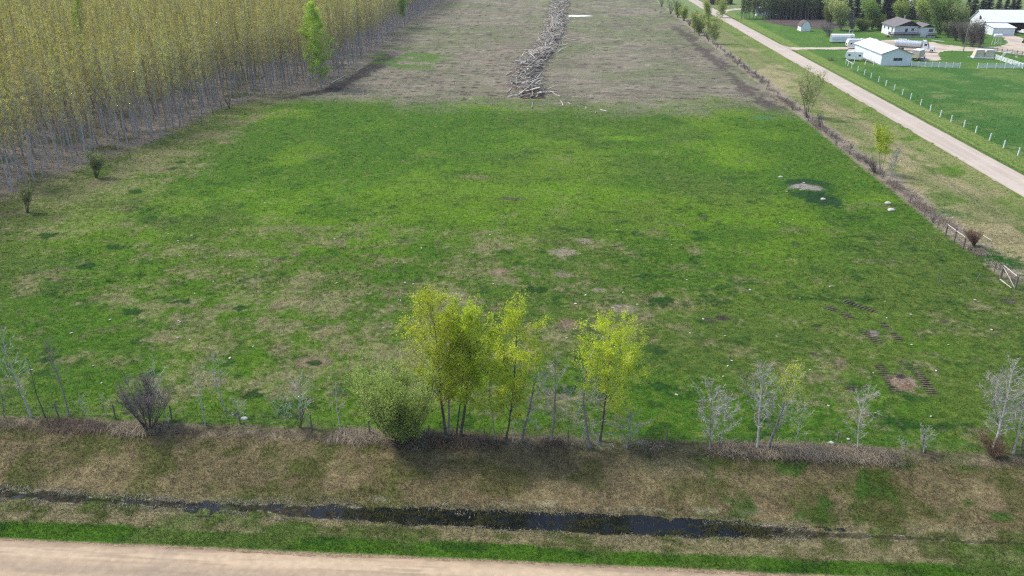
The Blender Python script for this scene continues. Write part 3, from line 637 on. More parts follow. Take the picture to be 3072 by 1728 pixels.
nt("bare_shrub", "small dark leafless bush at the foot of the wide armed sapling", "shrub", (901, 1282), (896, 1215), 12, 'bark_dark', 'twig_purple', r0=.03, stems=8, splay=.35, nprim=60, t0=.3, Lp=.3, elev=55)
nt("bare_aspen", "wide armed pale sapling with drooping side branches left of the willow", "tree", (924, 1282), (890, 1135), 13, 'bark_white', r0=.06, nprim=24, t0=.15, Lp=.42, elev=22, nsec=6, nter=3)
nt("bare_aspen", "slender pale aspen nearest the left side of the round willow", "tree", (1027, 1304), (1010, 1145), 14, 'bark_white', r0=.06, nprim=18, t0=.3, Lp=.20, elev=42, nsec=4)
nt("bare_sapling", "wispy colourless sapling between the pale stone and the wide armed sapling", "tree", (858, 1268), (846, 1190), 15, 'bark_white', r0=.03, nprim=16, t0=.1, Lp=.7, elev=30)
nt("willow_bush", "round olive green willow bush left of the tall aspens", "shrub", (1212, 1330), (1180, 1085), 16, 'bark_dark', None, leaf=WIL, nleaf=30000, lsize=.095, lspread=.20, r0=.06, flare=.62, stems=30, splay=.60, nprim=420, t0=.05, Lp=.25, elev=50, nsec=5, nter=4, prof='oval', twig=.009)
AK = dict(leaf=ASP, lsize=.098, lspread=.15, nsec=8, nter=4, twig=.011, wob=.16)
nt("leafy_aspen", "tallest yellow green aspen, leftmost trunk of the central clump", "tree", (1342, 1320), (1300, 920), 17, 'bark_dark', 'bark_grey', nleaf=12500, r0=.14, nprim=48, t0=.26, Lp=.31, elev=42, prof='full', **AK)
nt("leafy_aspen", "yellow green aspen whose trunk crosses behind the leftmost trunk of the clump", "tree", (1349, 1312), (1352, 955), 18, 'bark_grey', None, nleaf=6500, r0=.11, nprim=36, t0=.30, Lp=.23, elev=48, prof='full', **AK)
nt("leafy_aspen", "thinner yellow green aspen between the dark trunks of the central clump", "tree", (1368, 1306), (1385, 990), 19, 'bark_dark', 'bark_grey', nleaf=4200, r0=.08, nprim=28, t0=.36, Lp=.22, elev=48, prof='full', **AK)
nt("leafy_aspen", "straight dark trunked aspen on the right of the central clump", "tree", (1380, 1314), (1410, 955), 20, 'bark_dark', 'bark_grey', nleaf=12000, r0=.14, nprim=46, t0=.26, Lp=.33, elev=42, prof='full', **AK)
nt("leafy_aspen", "airy yellow green aspen with gaps in its crown, right of the central clump", "tree", (1513, 1332), (1545, 960), 21, 'bark_dark', 'bark_grey', nleaf=12000, r0=.10, nprim=40, t0=.20, Lp=.34, elev=40, prof='full', **AK)
nt("leafy_aspen", "small yellow green tree low between the central clump and the airy aspen", "tree", (1488, 1324), (1470, 1090), 22, 'bark_grey', None, nleaf=6000, r0=.06, nprim=24, t0=.30, Lp=.48, elev=35, **AK)
nt("bare_aspen", "thin bare aspen just right of the airy leafy aspen", "tree", (1539, 1328), (1545, 1175), 23, 'bark_white', r0=.05, nprim=16, t0=.3, Lp=.22, elev=40)
bw = dict(nsec=9, nter=5, twig=.0105)
nt("bare_aspen", "crooked bare aspen with long pale drooping arms", "tree", (1563, 1324), (1614, 1105), 24, 'bark_grey', 'bark_white', r0=.13, nprim=28, t0=.15, Lp=.36, elev=28, drop=.5, wob=.2, **bw)
nt("bare_aspen", "straight bare aspen midway between the two yellow green clumps", "tree", (1657, 1326), (1667, 1070), 25, 'bark_grey', 'bark_white', r0=.11, nprim=30, t0=.22, Lp=.24, elev=35, drop=.2, **bw)
nt("bare_aspen", "bare grey aspen with arms hanging to the ground left of the right leafy tree", "tree", (1769, 1345), (1769, 1050), 26, 'bark_grey', 'bark_white', r0=.13, nprim=46, t0=.05, Lp=.33, elev=25, drop=.7, wob=.2, prof='low', **bw)
nt("leafy_aspen", "yellow green aspen standing apart on the right, dense bright crown", "tree", (1800, 1325), (1850, 1022), 27, 'bark_dark', 'bark_white', nleaf=15000, r0=.11, nprim=50, t0=.20, Lp=.42, elev=38, prof='full', leaf_keep=lambda e, h: (e[:, 0] > .1) | (e[:, 2] > .60 * h), **AK)
nt("bare_aspen", "low bare sapling with spreading white arms right of the right leafy tree", "tree", (1881, 1348), (1893, 1235), 28, 'bark_grey', 'bark_white', r0=.06, nprim=26, t0=.1, Lp=.5, elev=22, drop=.3, **bw)
nt("bare_aspen", "bushy bare aspen left of the twin white aspens", "tree", (2130, 1352), (2135, 1140), 29, 'bark_grey', 'bark_white', r0=.08, nprim=40, t0=.08, Lp=.34, elev=38, **bw)
nt("bare_sapling", "slight bare sapling between the bushy bare aspen and the twin white aspens", "tree", (2160, 1330), (2190, 1185), 30, 'bark_grey', 'bark_white', r0=.04, nprim=22, t0=.15, Lp=.4, elev=32, **bw)
nt("bare_aspen", "upright white aspen, left one of the crossing pair", "tree", (2272, 1350), (2298, 1092), 31, 'bark_white', r0=.12, nprim=44, t0=.20, Lp=.26, elev=42, **bw)
nt("bare_aspen", "leaning white aspen with a few yellow leaves, right one of the crossing pair", "tree", (2300, 1350), (2378, 1105), 32, 'bark_grey', 'bark_white', leaf=ASP, nleaf=1300, lsize=.09, lspread=.15, r0=.13, nprim=42, t0=.22, Lp=.26, elev=40, leaf_keep=lambda e, h: e[:, 2] > .7 * h, **bw)
nt("bare_sapling", "faint sapling with sparse yellow leaves right of the crossing pair", "tree", (2385, 1338), (2412, 1210), 33, 'bark_white', leaf=ASP, nleaf=260, lsize=.08, lspread=.1, r0=.03, nprim=20, t0=.15, Lp=.4, elev=40, **bw)
nt("bare_aspen", "lone slim white sapling halfway to the right corner", "tree", (2573, 1357), (2610, 1160), 34, 'bark_white', r0=.07, nprim=28, t0=.15, Lp=.30, elev=35, **bw)
nt("bare_sapling", "knee high cluster of pale shoots left of the small sapling with a post", "shrub", (2705, 1352), (2712, 1310), 35, 'bark_white', r0=.02, stems=5, splay=.3, nprim=20, t0=.3, Lp=.3, elev=50)
nt("bare_sapling", "small white sapling growing against a fence post", "tree", (2771, 1357), (2782, 1280), 36, 'bark_white', r0=.05, nprim=18, t0=.15, Lp=.45, elev=35, **bw)
nt("bare_aspen", "big leaning white aspen by the right edge", "tree", (2983, 1350), (3042, 1085), 37, 'bark_white', r0=.15, nprim=46, t0=.16, Lp=.28, elev=36, **bw)
nt("bare_aspen", "slim grey aspen behind the big leaning one at the right edge", "tree", (3010, 1338), (2965, 1130), 38, 'bark_grey', 'bark_white', r0=.06, nprim=28, t0=.2, Lp=.34, elev=38, **bw)
nt("bare_aspen", "white aspen cut by the right edge of the photo", "tree", (3040, 1362), (3100, 1120), 39, 'bark_white', r0=.10, nprim=30, t0=.2, Lp=.26, elev=36, **bw)
nt("bare_shrub", "low dark red bramble under the white aspens at the right edge", "shrub", (2985, 1372), (2985, 1315), 40, 'twig_red', None, r0=.02, stems=34, splay=1.5, nprim=200, t0=.1, Lp=.5, elev=45, twig=.008)
print("near trees", round(time.time() - T0, 1))

# ---------------------------------------------------------------- solid shapes (local coordinates, one mesh per part)
class MB:
    def __init__(self): self.v = []; self.f = []
    def add(self, V, F):
        n = len(self.v); self.v += [tuple(p) for p in V]; self.f += [tuple(i + n for i in q) for q in F]; return self
    def box(self, x0, x1, y0, y1, z0, z1):
        return self.add([(x0, y0, z0), (x1, y0, z0), (x1, y1, z0), (x0, y1, z0), (x0, y0, z1), (x1, y0, z1), (x1, y1, z1), (x0, y1, z1)],
                        [(0, 3, 2, 1), (4, 5, 6, 7), (0, 1, 5, 4), (1, 2, 6, 5), (2, 3, 7, 6), (3, 0, 4, 7)])
    def beam(self, a, b_, w, h=None, up=(0, 0, 1)):
        a = Vector(a); b_ = Vector(b_); h = h or w; t = (b_ - a).normalized(); u = Vector(up)
        if abs(t.dot(u)) > .95: u = Vector((1, 0, 0))
        s_ = t.cross(u).normalized() * w / 2; q = s_.cross(t).normalized() * h / 2
        V = [a - s_ - q, a + s_ - q, a + s_ + q, a - s_ + q, b_ - s_ - q, b_ + s_ - q, b_ + s_ + q, b_ - s_ + q]
        return self.add(V, [(0, 3, 2, 1), (4, 5, 6, 7), (0, 1, 5, 4), (1, 2, 6, 5), (2, 3, 7, 6), (3, 0, 4, 7)])
    def prism(self, prof, a, b_, axis='y'):
        """closed profile swept along an axis; prof is (u, z)"""
        n = len(prof); mk = (lambda u, z, t: (u, t, z)) if axis == 'y' else (lambda u, z, t: (t, u, z))
        V = [mk(u, z, a) for u, z in prof] + [mk(u, z, b_) for u, z in prof]
        F = [tuple(range(n))[::-1], tuple(range(n, 2 * n))] + [(i, (i + 1) % n, n + (i + 1) % n, n + i) for i in range(n)]
        return self.add(V, F)
    def cyl(self, a, b_, r, k=16, r2=None, dome=0.0):
        a = Vector(a); b_ = Vector(b_); t = (b_ - a).normalized(); u = Vector((0, 0, 1)) if abs(t.z) < .9 else Vector((1, 0, 0))
        x = t.cross(u).normalized(); y = t.cross(x); r2 = r if r2 is None else r2
        rings = [(a, r), (b_, r2)]
        if dome: rings = [(a - t * dome, r * .35), (a - t * dome * .75, r * .7)] + rings + [(b_ + t * dome * .75, r2 * .7), (b_ + t * dome, r2 * .35)]
        V = []; F = []
        for c_, rr in rings: V += [c_ + x * rr * math.cos(2 * math.pi * i / k) + y * rr * math.sin(2 * math.pi * i / k) for i in range(k)]
        for q in range(len(rings) - 1): F += [(q * k + i, q * k + (i + 1) % k, (q + 1) * k + (i + 1) % k, (q + 1) * k + i) for i in range(k)]
        F += [tuple(range(k))[::-1], tuple(range((len(rings) - 1) * k, len(rings) * k))]
        return self.add(V, F)
    def obj(self, name, m, parent=None, bev=0.0, smooth=False, loc=None, label=None):
        me = bpy.data.meshes.new(name); me.from_pydata(self.v, [], self.f); me.validate(); me.update()
        import bmesh
        bm = bmesh.new(); bm.from_mesh(me); bmesh.ops.recalc_face_normals(bm, faces=bm.faces)
        if bev: bmesh.ops.bevel(bm, geom=bm.edges[:], offset=bev, segments=2, affect='EDGES', clamp_overlap=True)
        bm.to_mesh(me); bm.free()
        if smooth: me.polygons.foreach_set("use_smooth", np.ones(len(me.polygons), bool))
        o = link(me, name, M[m], parent, loc)
        if label: o["label"] = label
        return o
def clone(o, parent=None, data=None):
    c_ = o.copy(); col.objects.link(c_)
    if parent is not None: c_.parent = parent
    return c_
def clone_tree(root):
    r = clone(root)
    for ch in list(root.children):
        k = clone(ch, r)
        for g in ch.children: clone(g, k)
    return r

# ---------------------------------------------------------------- wire fences with wooden posts
def post_mesh(rg, h, r, lean=(0, 0)):
    w = Wood(); n = 5; t = np.linspace(0, 1, n)
    P = np.stack([t * lean[0] + rg.normal(0, .008, n), t * lean[1], -.3 + t * (h + .3)], 1); w.tube(P, np.full(n, r) * (1 + rg.normal(0, .04, n)), 8)
    top = P[-1]; w.sticks([top], [top + np.array([0, 0, .02])], r, r * .3, 8)
    return w.mesh("post")
def wire_fence(label, pts, hs, lean, wires=(.45, .8, 1.15), r=.075, seed=0, extra=()):
    x0, y0, z0 = pts[0]; root = empty("wire_fence", (x0, y0, z0), 0, label, "fence"); rg = np.random.default_rng(seed)
    tops = []
    for (x, y, z), h, l in zip(pts, hs, lean):
        o = link(post_mesh(rg, h, r, l), "post", M['post'], root, (x - x0, y - y0, z - z0)); tops.append((x - x0, y - y0, z - z0, l, h))
    w = Wood()
    for (a, b_) in zip(tops[:-1], tops[1:]):
        for q in wires:
            ka, kb = min(1, q / a[4]), min(1, q / b_[4])
            A = np.array([a[0] + a[3][0] * ka, a[1] + a[3][1] * ka, a[2] + q]); B = np.array([b_[0] + b_[3][0] * kb, b_[1] + b_[3][1] * kb, b_[2] + q])
            mid = (A + B) / 2 - np.array([0, 0, .06]); w.tube(np.array([A, mid, B]), np.full(3, .006), 3)
    link(w.mesh("wire"), "wire", M['wire'], root)
    return root
npx = [(-60, 1250, -70, 1205), (177, 1252, 161, 1209), (346, 1256, 337, 1212), (517, 1262, 508, 1216), (722, 1272, 712, 1233), (935, 1287, 930, 1243), (1110, 1305, 1105, 1262), (1290, 1318, 1286, 1275), (1455, 1326, 1452, 1285), (1705, 1332, 1704, 1290), (1998, 1333, 2002, 1287), (2159, 1335, 2160, 1300), (2514, 1326, 2516, 1297), (2771, 1348, 2773, 1301), (3065, 1362, 3070, 1318)]
pts = [G(a, b_) for a, b_, _, _ in npx]; tp = [GY(c_, d, p[1]) for (_, _, c_, d), p in zip(npx, pts)]
wire_fence("wire fence on dark posts running under the near row of trees", pts, [max(1.0, t[1] - p[2]) for t, p in zip(tp, pts)], [(t[0] - p[0], 0) for t, p in zip(tp, pts)], seed=1)
rpx = [(2150, 150), (2180, 172), (2222, 201), (2267, 235), (2299, 268), (2321, 285), (2338, 297), (2359, 309), (2398, 335), (2436, 364), (2465, 383), (2505, 417), (2572, 482), (2648, 537), (2685, 568), (2729, 608), (2773, 648), (2812, 684)]
pts = [G(*q) for q in rpx]; rg = np.random.default_rng(5)
wire_fence("long wire fence on thin dark posts between the pasture and the roadside ditch", pts, [1.35 + rg.uniform(-.1, .15) for _ in pts], [(rg.normal(.05, .06), 0) for _ in pts], seed=2)
lpx = [(460, 445), (483, 433), (565, 392), (666, 330), (605, 364)]
pts = sorted([G(*q) for q in ((393, 478), (460, 445), (483, 433), (520, 415), (565, 392), (605, 366), (640, 345), (666, 330))], key=lambda p: p[1])
wire_fence("leftover wire fence on dark posts along the poplar plantation", pts, [1.5] * len(pts), [(rg.normal(0, .05), 0) for _ in pts], seed=3)
# wooden brace of the fence end and the open wooden gate frame
def brace(name, label, A, B, hA, hB, mid=None, diag=False, low=False, cat="fence"):
    a, b_ = Vector(G(*A)), Vector(G(*B)); root = empty(name, a, 0, label, cat); d = b_ - a
    rg = np.random.default_rng(int(A[0]))
    link(post_mesh(rg, hA, .13), "post", M['post'], root, (0, 0, 0)); link(post_mesh(rg, hB, .13), "post", M['post'], root, d)
    if mid: link(post_mesh(rg, hA, .10), "post", M['post'], root, d * mid)
    w = Wood(); w.tube(np.array([Vector((0, 0, hA - .12)) - d * .04, d * .5 + Vector((0, 0, (hA + hB) / 2 - .12)), d * 1.04 + Vector((0, 0, hB - .12))]), np.full(3, .075), 7)
    o = link(w.mesh("rail"), "rail", M['rail'], root)
    if diag:
        w = Wood(); w.tube(np.array([Vector((0, .1, hA - .3)), d * .55 + Vector((0, .1, hA * .45)), d + Vector((0, .1, .15))]), np.full(3, .05), 6); link(w.mesh("brace"), "brace", M['rail'], root)
    return root
brace("fence_brace", "bleached rail across three dark posts where the right hand fence ends, beside the red bush", (2836, 706), (2889, 746), 1.75, 1.75, mid=.5)
brace("wooden_gate", "wooden gate frame with a diagonal brace at the right edge, opening onto the pasture", (3001, 834), (3044, 868), 1.85, 1.75, diag=True, cat="gate")
def stake(A, B, label, r=.055, m='post', name="fence_stake", cat="stake", group=None):
    x, y, z = G(*A); tx, tz = GY(B[0], B[1], y); w = Wood(); w.tube(np.array([(0, 0, -.2), ((tx - x) / 2, 0, (tz - z) / 2), (tx - x, 0, tz - z)]), np.array([r, r, r * .9]), 7)
    return tag(link(w.mesh(name), name, M[m], None, (x, y, z)), label, cat, group)
stake((2909, 759), (2913, 733), "thin stake just past the braced fence end"); stake((2961, 801), (2968, 776), "first of two thin stakes between the brace and the gate")
stake((2983, 815), (2988, 789), "second of two thin stakes, the one closer to the gate"); stake((2816, 855), (2827, 818), "grey upright stake standing alone in the grass left of the gate")
stake((2925, 844), (2944, 818), "stake leaning to the right in the grass left of the gate")
def log_on_ground(A, B, r, label, name="fallen_rail", cat="log", m='rail'):
    a, b_ = Vector(G(*A)), Vector(G(*B)); w = Wood(); d = b_ - a; w.tube(np.array([(0, 0, r), d / 2 + Vector((0, 0, r)), d + Vector((0, 0, r))]), np.array([r, r * .9, r * .7]), 7)
    return tag(link(w.mesh(name), name, M[m], None, a), label, cat)
log_on_ground((3000, 840), (3034, 866), .08, "bleached rail fallen at the foot of the gate"); log_on_ground((2950, 708), (2976, 724), .07, "bleached pole lying in dry grass right of the red bush")
log_on_ground((590, 285), (580, 268), .10, "pale broken trunk leaning low at the poplar plantation edge", "fallen_branch"); log_on_ground((992, 252), (1036, 228), .16, "long pale log on the dark soil lip by the bright green poplar", "fallen_log")
log_on_ground((1068, 216), (1084, 206), .13, "short pale log further up the dark soil lip", "fallen_log"); log_on_ground((1700, 118), (1782, 128), .16, "long pale pole sticking out flat from the log windrow", "fallen_log", m='log')

# ---------------------------------------------------------------- white pasture posts
wp = MB().box(-.10, .10, -.10, .10, -.25, 1.55).obj("white_post", 'wpaint', bev=.02)
WL = "%s white post of the roadside line, counted from the travel trailer"
first = True
ORD = "first second third fourth fifth sixth seventh eighth ninth tenth eleventh twelfth thirteenth fourteenth fifteenth sixteenth seventeenth eighteenth last".split()
for q_, (u, v) in enumerate(((1097, 530), (1147, 562), (1197, 592), (1251, 622), (1306, 648), (1369, 680), (1430, 711), (1498, 749), (1566, 789), (1634, 824), (1717, 874), (1797, 922), (1880, 970), (1970, 1010), (2077, 1055), (2174, 1104), (2289, 1167), (2405, 1227), (2524, 1290))):
    x, y, z = G(2140 + u / 2.764, v / 2.764); o = wp if first else clone(wp); first = False
    o.location = (x, y, z); o.rotation_euler = (random.Random(u).uniform(-.03, .03), random.Random(v).uniform(.0, .06), 0); tag(o, WL % ORD[q_], "post", "white posts beside the range road")
for k, (u, v, lb) in enumerate(((1115, 545, "short white post of the corner beside the travel trailer"), (1163, 532, "white post leaning in front of the travel trailer's right end"), (1257, 537, "white post alone between the travel trailer and the garage wall"), (1327, 540, "white post nearest the left wall of the white garage"))):
    x, y, z = G(2140 + u / 2.764, v / 2.764); o = clone(wp); o.location = (x, y, z); o.rotation_euler = (0, .12, 0); tag(o, lb, "post", "loose white posts by the travel trailer")
bpts = [G(2140 + u / 2.764, v / 2.764) for u, v in ((1097, 530), (1147, 562))]
mbr = MB(); mbr.beam(Vector(bpts[0]) - Vector(bpts[0]) + Vector((0, -.16, 1.35)), Vector(bpts[1]) - Vector(bpts[0]) + Vector((0, -.16, 1.35)), .05, .14)
tag(mbr.obj("white_rail", 'wpaint', loc=bpts[0]), "white rail joining the first two white posts by the trailer", "rail")

def board_fence(label, a, b_, npost, h=1.5):
    a, b_ = Vector(a), Vector(b_); d = b_ - a; root = empty("board_fence", a, 0, label, "fence")
    pm = MB().box(-.09, .09, -.09, .09, -.2, h + .2).obj("post", 'wpaint', root)
    for i in range(1, npost): clone(pm, root).location = d * (i / (npost - 1))
    for q in range(4):
        z = .3 + q * .36; n_ = d.normalized().cross(Vector((0, 0, 1))) * .12
        MB().beam(Vector((0, 0, z)) + n_, d + Vector((0, 0, z)) + n_, .04, .21).obj("rail", 'wpaint', root)
    return root
board_fence("white four rail board fence running right from the garage corner", GZ(2733, 200) + (0,), GZ(2879, 204) + (0,), 8)
board_fence("white four rail board fence along the pasture at the right edge", GZ(2933, 205) + (0,), GZ(3068, 206) + (0,), 6)
board_fence("white four rail board fence slanting back towards the beige stock trailer", GZ(3067, 205) + (0,), GZ(2973, 174) + (0,), 7)

# ---------------------------------------------------------------- stones in the pasture
def rock_mesh(seed, sx, sy, sz):
    import bmesh
    bm = bmesh.new(); bmesh.ops.create_icosphere(bm, subdivisions=3, radius=1); rg = random.Random(seed)
    me = bpy.data.meshes.new("rock"); bm.to_mesh(me); bm.free()
    co = np.zeros(len(me.vertices) * 3, np.float32); me.vertices.foreach_get("co", co); co = co.reshape(-1, 3)
    k = .78 + .45 * fbm(co[:, 0] + seed, co[:, 1] + co[:, 2] * .7, .9, seed, 3); co = co * k[:, None] * [sx, sy, sz]
    me.vertices.foreach_set("co", co.astype(np.float32).ravel()); me.polygons.foreach_set("use_smooth", np.ones(len(me.polygons), bool)); me.materials.append(M['rock']); me.update(); return me
def rock(u, v, s_, label, seed, group=None, name="boulder", cat="boulder"):
    x, y, z = G(u, v); o = bpy.data.objects.new(name, rock_mesh(seed, s_, s_ * .75, s_ * .55)); col.objects.link(o); o.location = (x, y, z + s_ * .15); return tag(o, label, cat, group)
rock(2663, 611, .50, "white boulder in the green pasture near the right fence, the farther of two", 1); rock(2674, 632, .60, "white boulder in the green pasture near the right fence, the nearer of two", 2)
rock(2469, 599, .42, "pale boulder on the near slope of the grassy mound", 3); rock(2342, 532, .42, "small white rock up the field left of the mound", 4); rock(2411, 551, .22, "tiny white stone at the lip of the bare hollow", 5)
rock(734, 1257, .32, "pale stone at the fence beside the low spreading sapling", 6); rock(1074, 1310, .24, "white stone in the dead grass right of the slender pale aspen", 7); rock(2493, 1330, .26, "white stone by the fence left of the lone slim sapling", 8); rock(2545, 1318, .16, "tiny white stone just inside the fence by a dark post", 9)
base_r = [rock_mesh(20 + i, 1, .6, .28) for i in range(5)]
SL = "small pale stone lying loose in the pasture grass"
spx = [(449, 608), (536, 728), (575, 707), (692, 690), (538, 768), (640, 845), (690, 768), (585, 881), (615, 893), (536, 963), (541, 967), (533, 1014), (570, 1020), (505, 702), (770, 801), (1005, 717), (1202, 902), (1241, 889), (1280, 878), (1287, 880), (1238, 890), (1195, 901), (1727, 912), (1757, 886), (1838, 924), (1869, 878), (1912, 914), (2110, 958), (2175, 1008), (2195, 1083), (2183, 1099), (2400, 895), (2655, 905), (2732, 944), (2808, 1113), (2735, 1035), (2660, 955), (2925, 900), (2975, 990), (2845, 1035), (2485, 1218), (2793, 1250), (1470, 705), (1560, 690), (1850, 690), (2015, 735), (2360, 575), (2378, 660), (2340, 668), (1960, 610), (925, 615), (1040, 640), (795, 610), (1265, 745), (1010, 850), (930, 1010), (215, 1000), (280, 1098), (330, 960), (400, 905), (240, 760), (95, 1110), (690, 1075), (1700, 1015), (2070, 1000), (2170, 1130), (2620, 1120), (2430, 1110), (2030, 1185), (1240, 853), (1215, 848), (760, 1040), (1150, 985), (305, 1150), (1420, 760), (1480, 852), (2060, 840), (2250, 870), (2490, 860), (2330, 1010)]
mul = {}
for i, (u, v) in enumerate(spx):
    if v < 1200 and u < 560 and v < 640: u, v = u * 1.19, v * 1.19
    x, y, z = G(u, v); o = bpy.data.objects.new("field_stone", base_r[i % 5]); col.objects.link(o)
    k = random.Random(i).uniform(.10, .20); o.location = (x, y, z + .05); o.scale = (k, k, k); o.rotation_euler = (0, 0, i * 1.7); tag(o, SL, "stone", "small stones scattered in the pasture")

# ---------------------------------------------------------------- windrow of pushed logs
pl = [GZ(u, v, 0)[:2] for u, v in ((1598, 292), (1588, 262), (1583, 235), (1600, 195), (1632, 158), (1655, 120), (1666, 85), (1672, 50), (1680, 20), (1688, -6))]
pl = np.array(pl); sl_ = np.concatenate([[0], np.cumsum(np.linalg.norm(np.diff(pl, axis=0), axis=1))]); PLL = sl_[-1]
def on_pile(s_): return np.stack([np.interp(s_, sl_, pl[:, 0]), np.interp(s_, sl_, pl[:, 1])], -1)
LW = [log_w for log_w in []]
def pile_h(s_, t): return 2.3 * np.exp(-(t / 2.9) ** 2) * np.clip((s_ + 1) / 5, 0.1, 1) * (.75 + .5 * vn(s_, s_ * 0, 9, 501))
# earth and brush under the logs
ns_, nt_ = 360, 24; S_, T_ = np.meshgrid(np.linspace(-2.5, PLL, ns_), np.linspace(-6, 6, nt_), indexing='ij'); S_, T_ = S_.ravel(), T_.ravel()
c0 = on_pile(S_); tn = on_pile(S_ + .5) - on_pile(S_ - .5) + 1e-6; tn /= np.linalg.norm(tn, axis=1)[:, None]; tn = np.where(S_[:, None] < .6, np.array([[-.1, 1.]]), tn)
Vx = c0[:, 0] + tn[:, 1] * T_ * (1) + np.minimum(S_, 0) * tn[:, 0]; Vy = c0[:, 1] - tn[:, 0] * T_ + np.minimum(S_, 0) * tn[:, 1]
edge_ = 1 - ss(np.abs(T_) + 2.2 * (fbm(Vx, Vy, 3, 507, 2) - .5), 2.6, 4.2)
Vz = zf(Vx, Vy) - .25 + edge_ * (.3 + .62 * pile_h(S_, T_) * (.5 + fbm(Vx, Vy, 1.1, 503, 3)))
id_ = np.arange(ns_ * nt_).reshape(ns_, nt_); F_ = np.stack([id_[:-1, :-1], id_[:-1, 1:], id_[1:, 1:], id_[1:, :-1]], -1).reshape(-1, 4)
cc_ = mixc(np.tile(C(.055, .042, .036), (len(Vx), 1)), C(.17, .14, .12), ss(fbm(Vx, Vy, 1.5, 505, 3), .45, .7))
tag(link(np_mesh("earth_windrow", np.column_stack([Vx, Vy, Vz]), F_, cc_, True), "soil_ridge", M['ground']), kind="structure")
rg = np.random.default_rng(77)
def log_mesh(seed):
    g = np.random.default_rng(seed); w = Wood(); L_ = 1.0; n = 6; t = np.linspace(-.5, .5, n)
    P = np.stack([t, g.normal(0, .012, n), g.normal(0, .008, n)], 1); r = np.linspace(.027, .015, n) * g.uniform(.9, 1.15); w.tube(P, r, 7)
    for e_ in (0, -1): w.sticks([P[e_]], [P[e_] + np.array([-.002 if e_ == 0 else .002, 0, 0])], r[e_], r[e_] * .02, 7)
    m_ = int(g.integers(1, 4)); q = g.uniform(-.3, .45, m_)
    A = np.stack([q, q * 0, q * 0], 1); w.sticks(A, A + g.normal(0, .05, (m_, 3)) + [.04, 0, 0], .006, .002, 4)
    return w.mesh("log")
lms = [log_mesh(i) for i in range(8)]
for m_ in lms: m_.materials.append(M['log'])
def pile_sample(n, smax, rg):
    s0 = rg.uniform(0, 1, n) ** 1.0 * smax; t0 = rg.normal(0, 1.7, n); return s0, t0
def log_tf(s0, t0, g):
    c1 = on_pile(np.array([s0]))[0]; c2 = on_pile(np.array([s0 + .6]))[0]; tn_ = (c2 - c1) / (np.linalg.norm(c2 - c1) + 1e-6)
    x = c1[0] + tn_[1] * t0; y = c1[1] - tn_[0] * t0; h_ = float(pile_h(np.array([s0]), np.array([t0]))[0])
    az = g.uniform(0, math.pi) if g.random() < .45 else g.normal(.9, .45); el = g.normal(0, .32); L_ = g.uniform(2.4, 7.0)
    z = zf1(x, y) + .12 + h_ * g.uniform(.75, 1.15) + .5 * abs(math.sin(el)) * .4
    return x, y, z, az, el, L_
LL_ = "long bleached log tangled in the windrow of pushed trees"
hero = [((1560, 292), (1612, 232), .2, "log"), ]
for i in range(290):
    g = np.random.default_rng(900 + i); s0 = (i / 290) ** 1.45 * 215 + g.uniform(-.5, .5); s0 = max(0, s0)
    x, y, z, az, el, L_ = log_tf(s0, g.normal(0, 2.5), g)
    o = bpy.data.objects.new("pushed_log", lms[i % 8]); col.objects.link(o); o.location = (x, y, z); o.rotation_euler = (g.uniform(0, 6), el, az); k = g.uniform(.85, 1.25); o.scale = (L_, L_ * k * 1.1, L_ * k * 1.1)
    tag(o, LL_, "log", "logs in the windrow")
w = Wood(); n = 4200; s0 = rg.uniform(0, 1, n) ** .85 * PLL; t0 = rg.normal(0, 2.3, n); cc2 = on_pile(s0); tn_ = unit(on_pile(s0 + .6) - cc2 + 1e-9)
x = cc2[:, 0] + tn_[:, 1] * t0; y = cc2[:, 1] - tn_[:, 0] * t0; z = zf(x, y) + .05 + pile_h(s0, t0) * rg.uniform(.5, 1.15, n)
az = rg.uniform(0, 2 * np.pi, n); el = rg.normal(0, .35, n); L2 = rg.uniform(.7, 3.6, n); d = np.stack([np.cos(az) * np.cos(el), np.sin(az) * np.cos(el), np.sin(el)], 1) * L2[:, None] / 2; P = np.stack([x, y, z], 1)
w.sticks(P - d, P + d, rg.uniform(.03, .10, n), .03, 4)
tag(link(w.mesh("brush"), "brush", M['brush']), "broken branches and thin poles packed between the windrow logs", "brush", kind="stuff")
w = Wood(); n = 800; s0 = 60 + rng.uniform(0, 1, n) * (PLL - 40); t0 = rng.normal(0, 2.3, n); cc2 = on_pile(s0); tn_ = unit(on_pile(s0 + .6) - cc2 + 1e-9)
x = cc2[:, 0] + tn_[:, 1] * t0; y = cc2[:, 1] - tn_[:, 0] * t0; z = zf(x, y) + .2 + pile_h(s0, t0) * rng.uniform(.75, 1.2, n)
az = rng.uniform(0, 2 * np.pi, n); el = rng.normal(0, .3, n); L2 = rng.uniform(2.2, 6.5, n); d = np.stack([np.cos(az) * np.cos(el), np.sin(az) * np.cos(el), np.sin(el)], 1) * L2[:, None] / 2; P = np.stack([x, y, z], 1)
w.sticks(P - d, P + d, rng.uniform(.10, .17, n), .07, 5)
tag(link(w.mesh("log_tangle"), "log_tangle", M['log']), "pale logs tangled too deep to count along the far windrow", "logs", kind="stuff")
w = Wood(); n = 1500; y = rg.uniform(198, 420, n); x = rg.uniform(-62, 52, n); kk = (fbm(x, y, 9, 511, 2) > .5) | (rg.uniform(0, 1, n) < .15); x, y = x[kk], y[kk]; n = len(x)
az = rg.uniform(0, 2 * np.pi, n); L2 = rg.uniform(.3, 1.6, n) ; d = np.stack([np.cos(az), np.sin(az), rg.uniform(-.1, .25, n)], 1) * L2[:, None] / 2; P = np.stack([x, y, zf(x, y) + .1], 1)
w.sticks(P - d, P + d, .07, .04, 4)
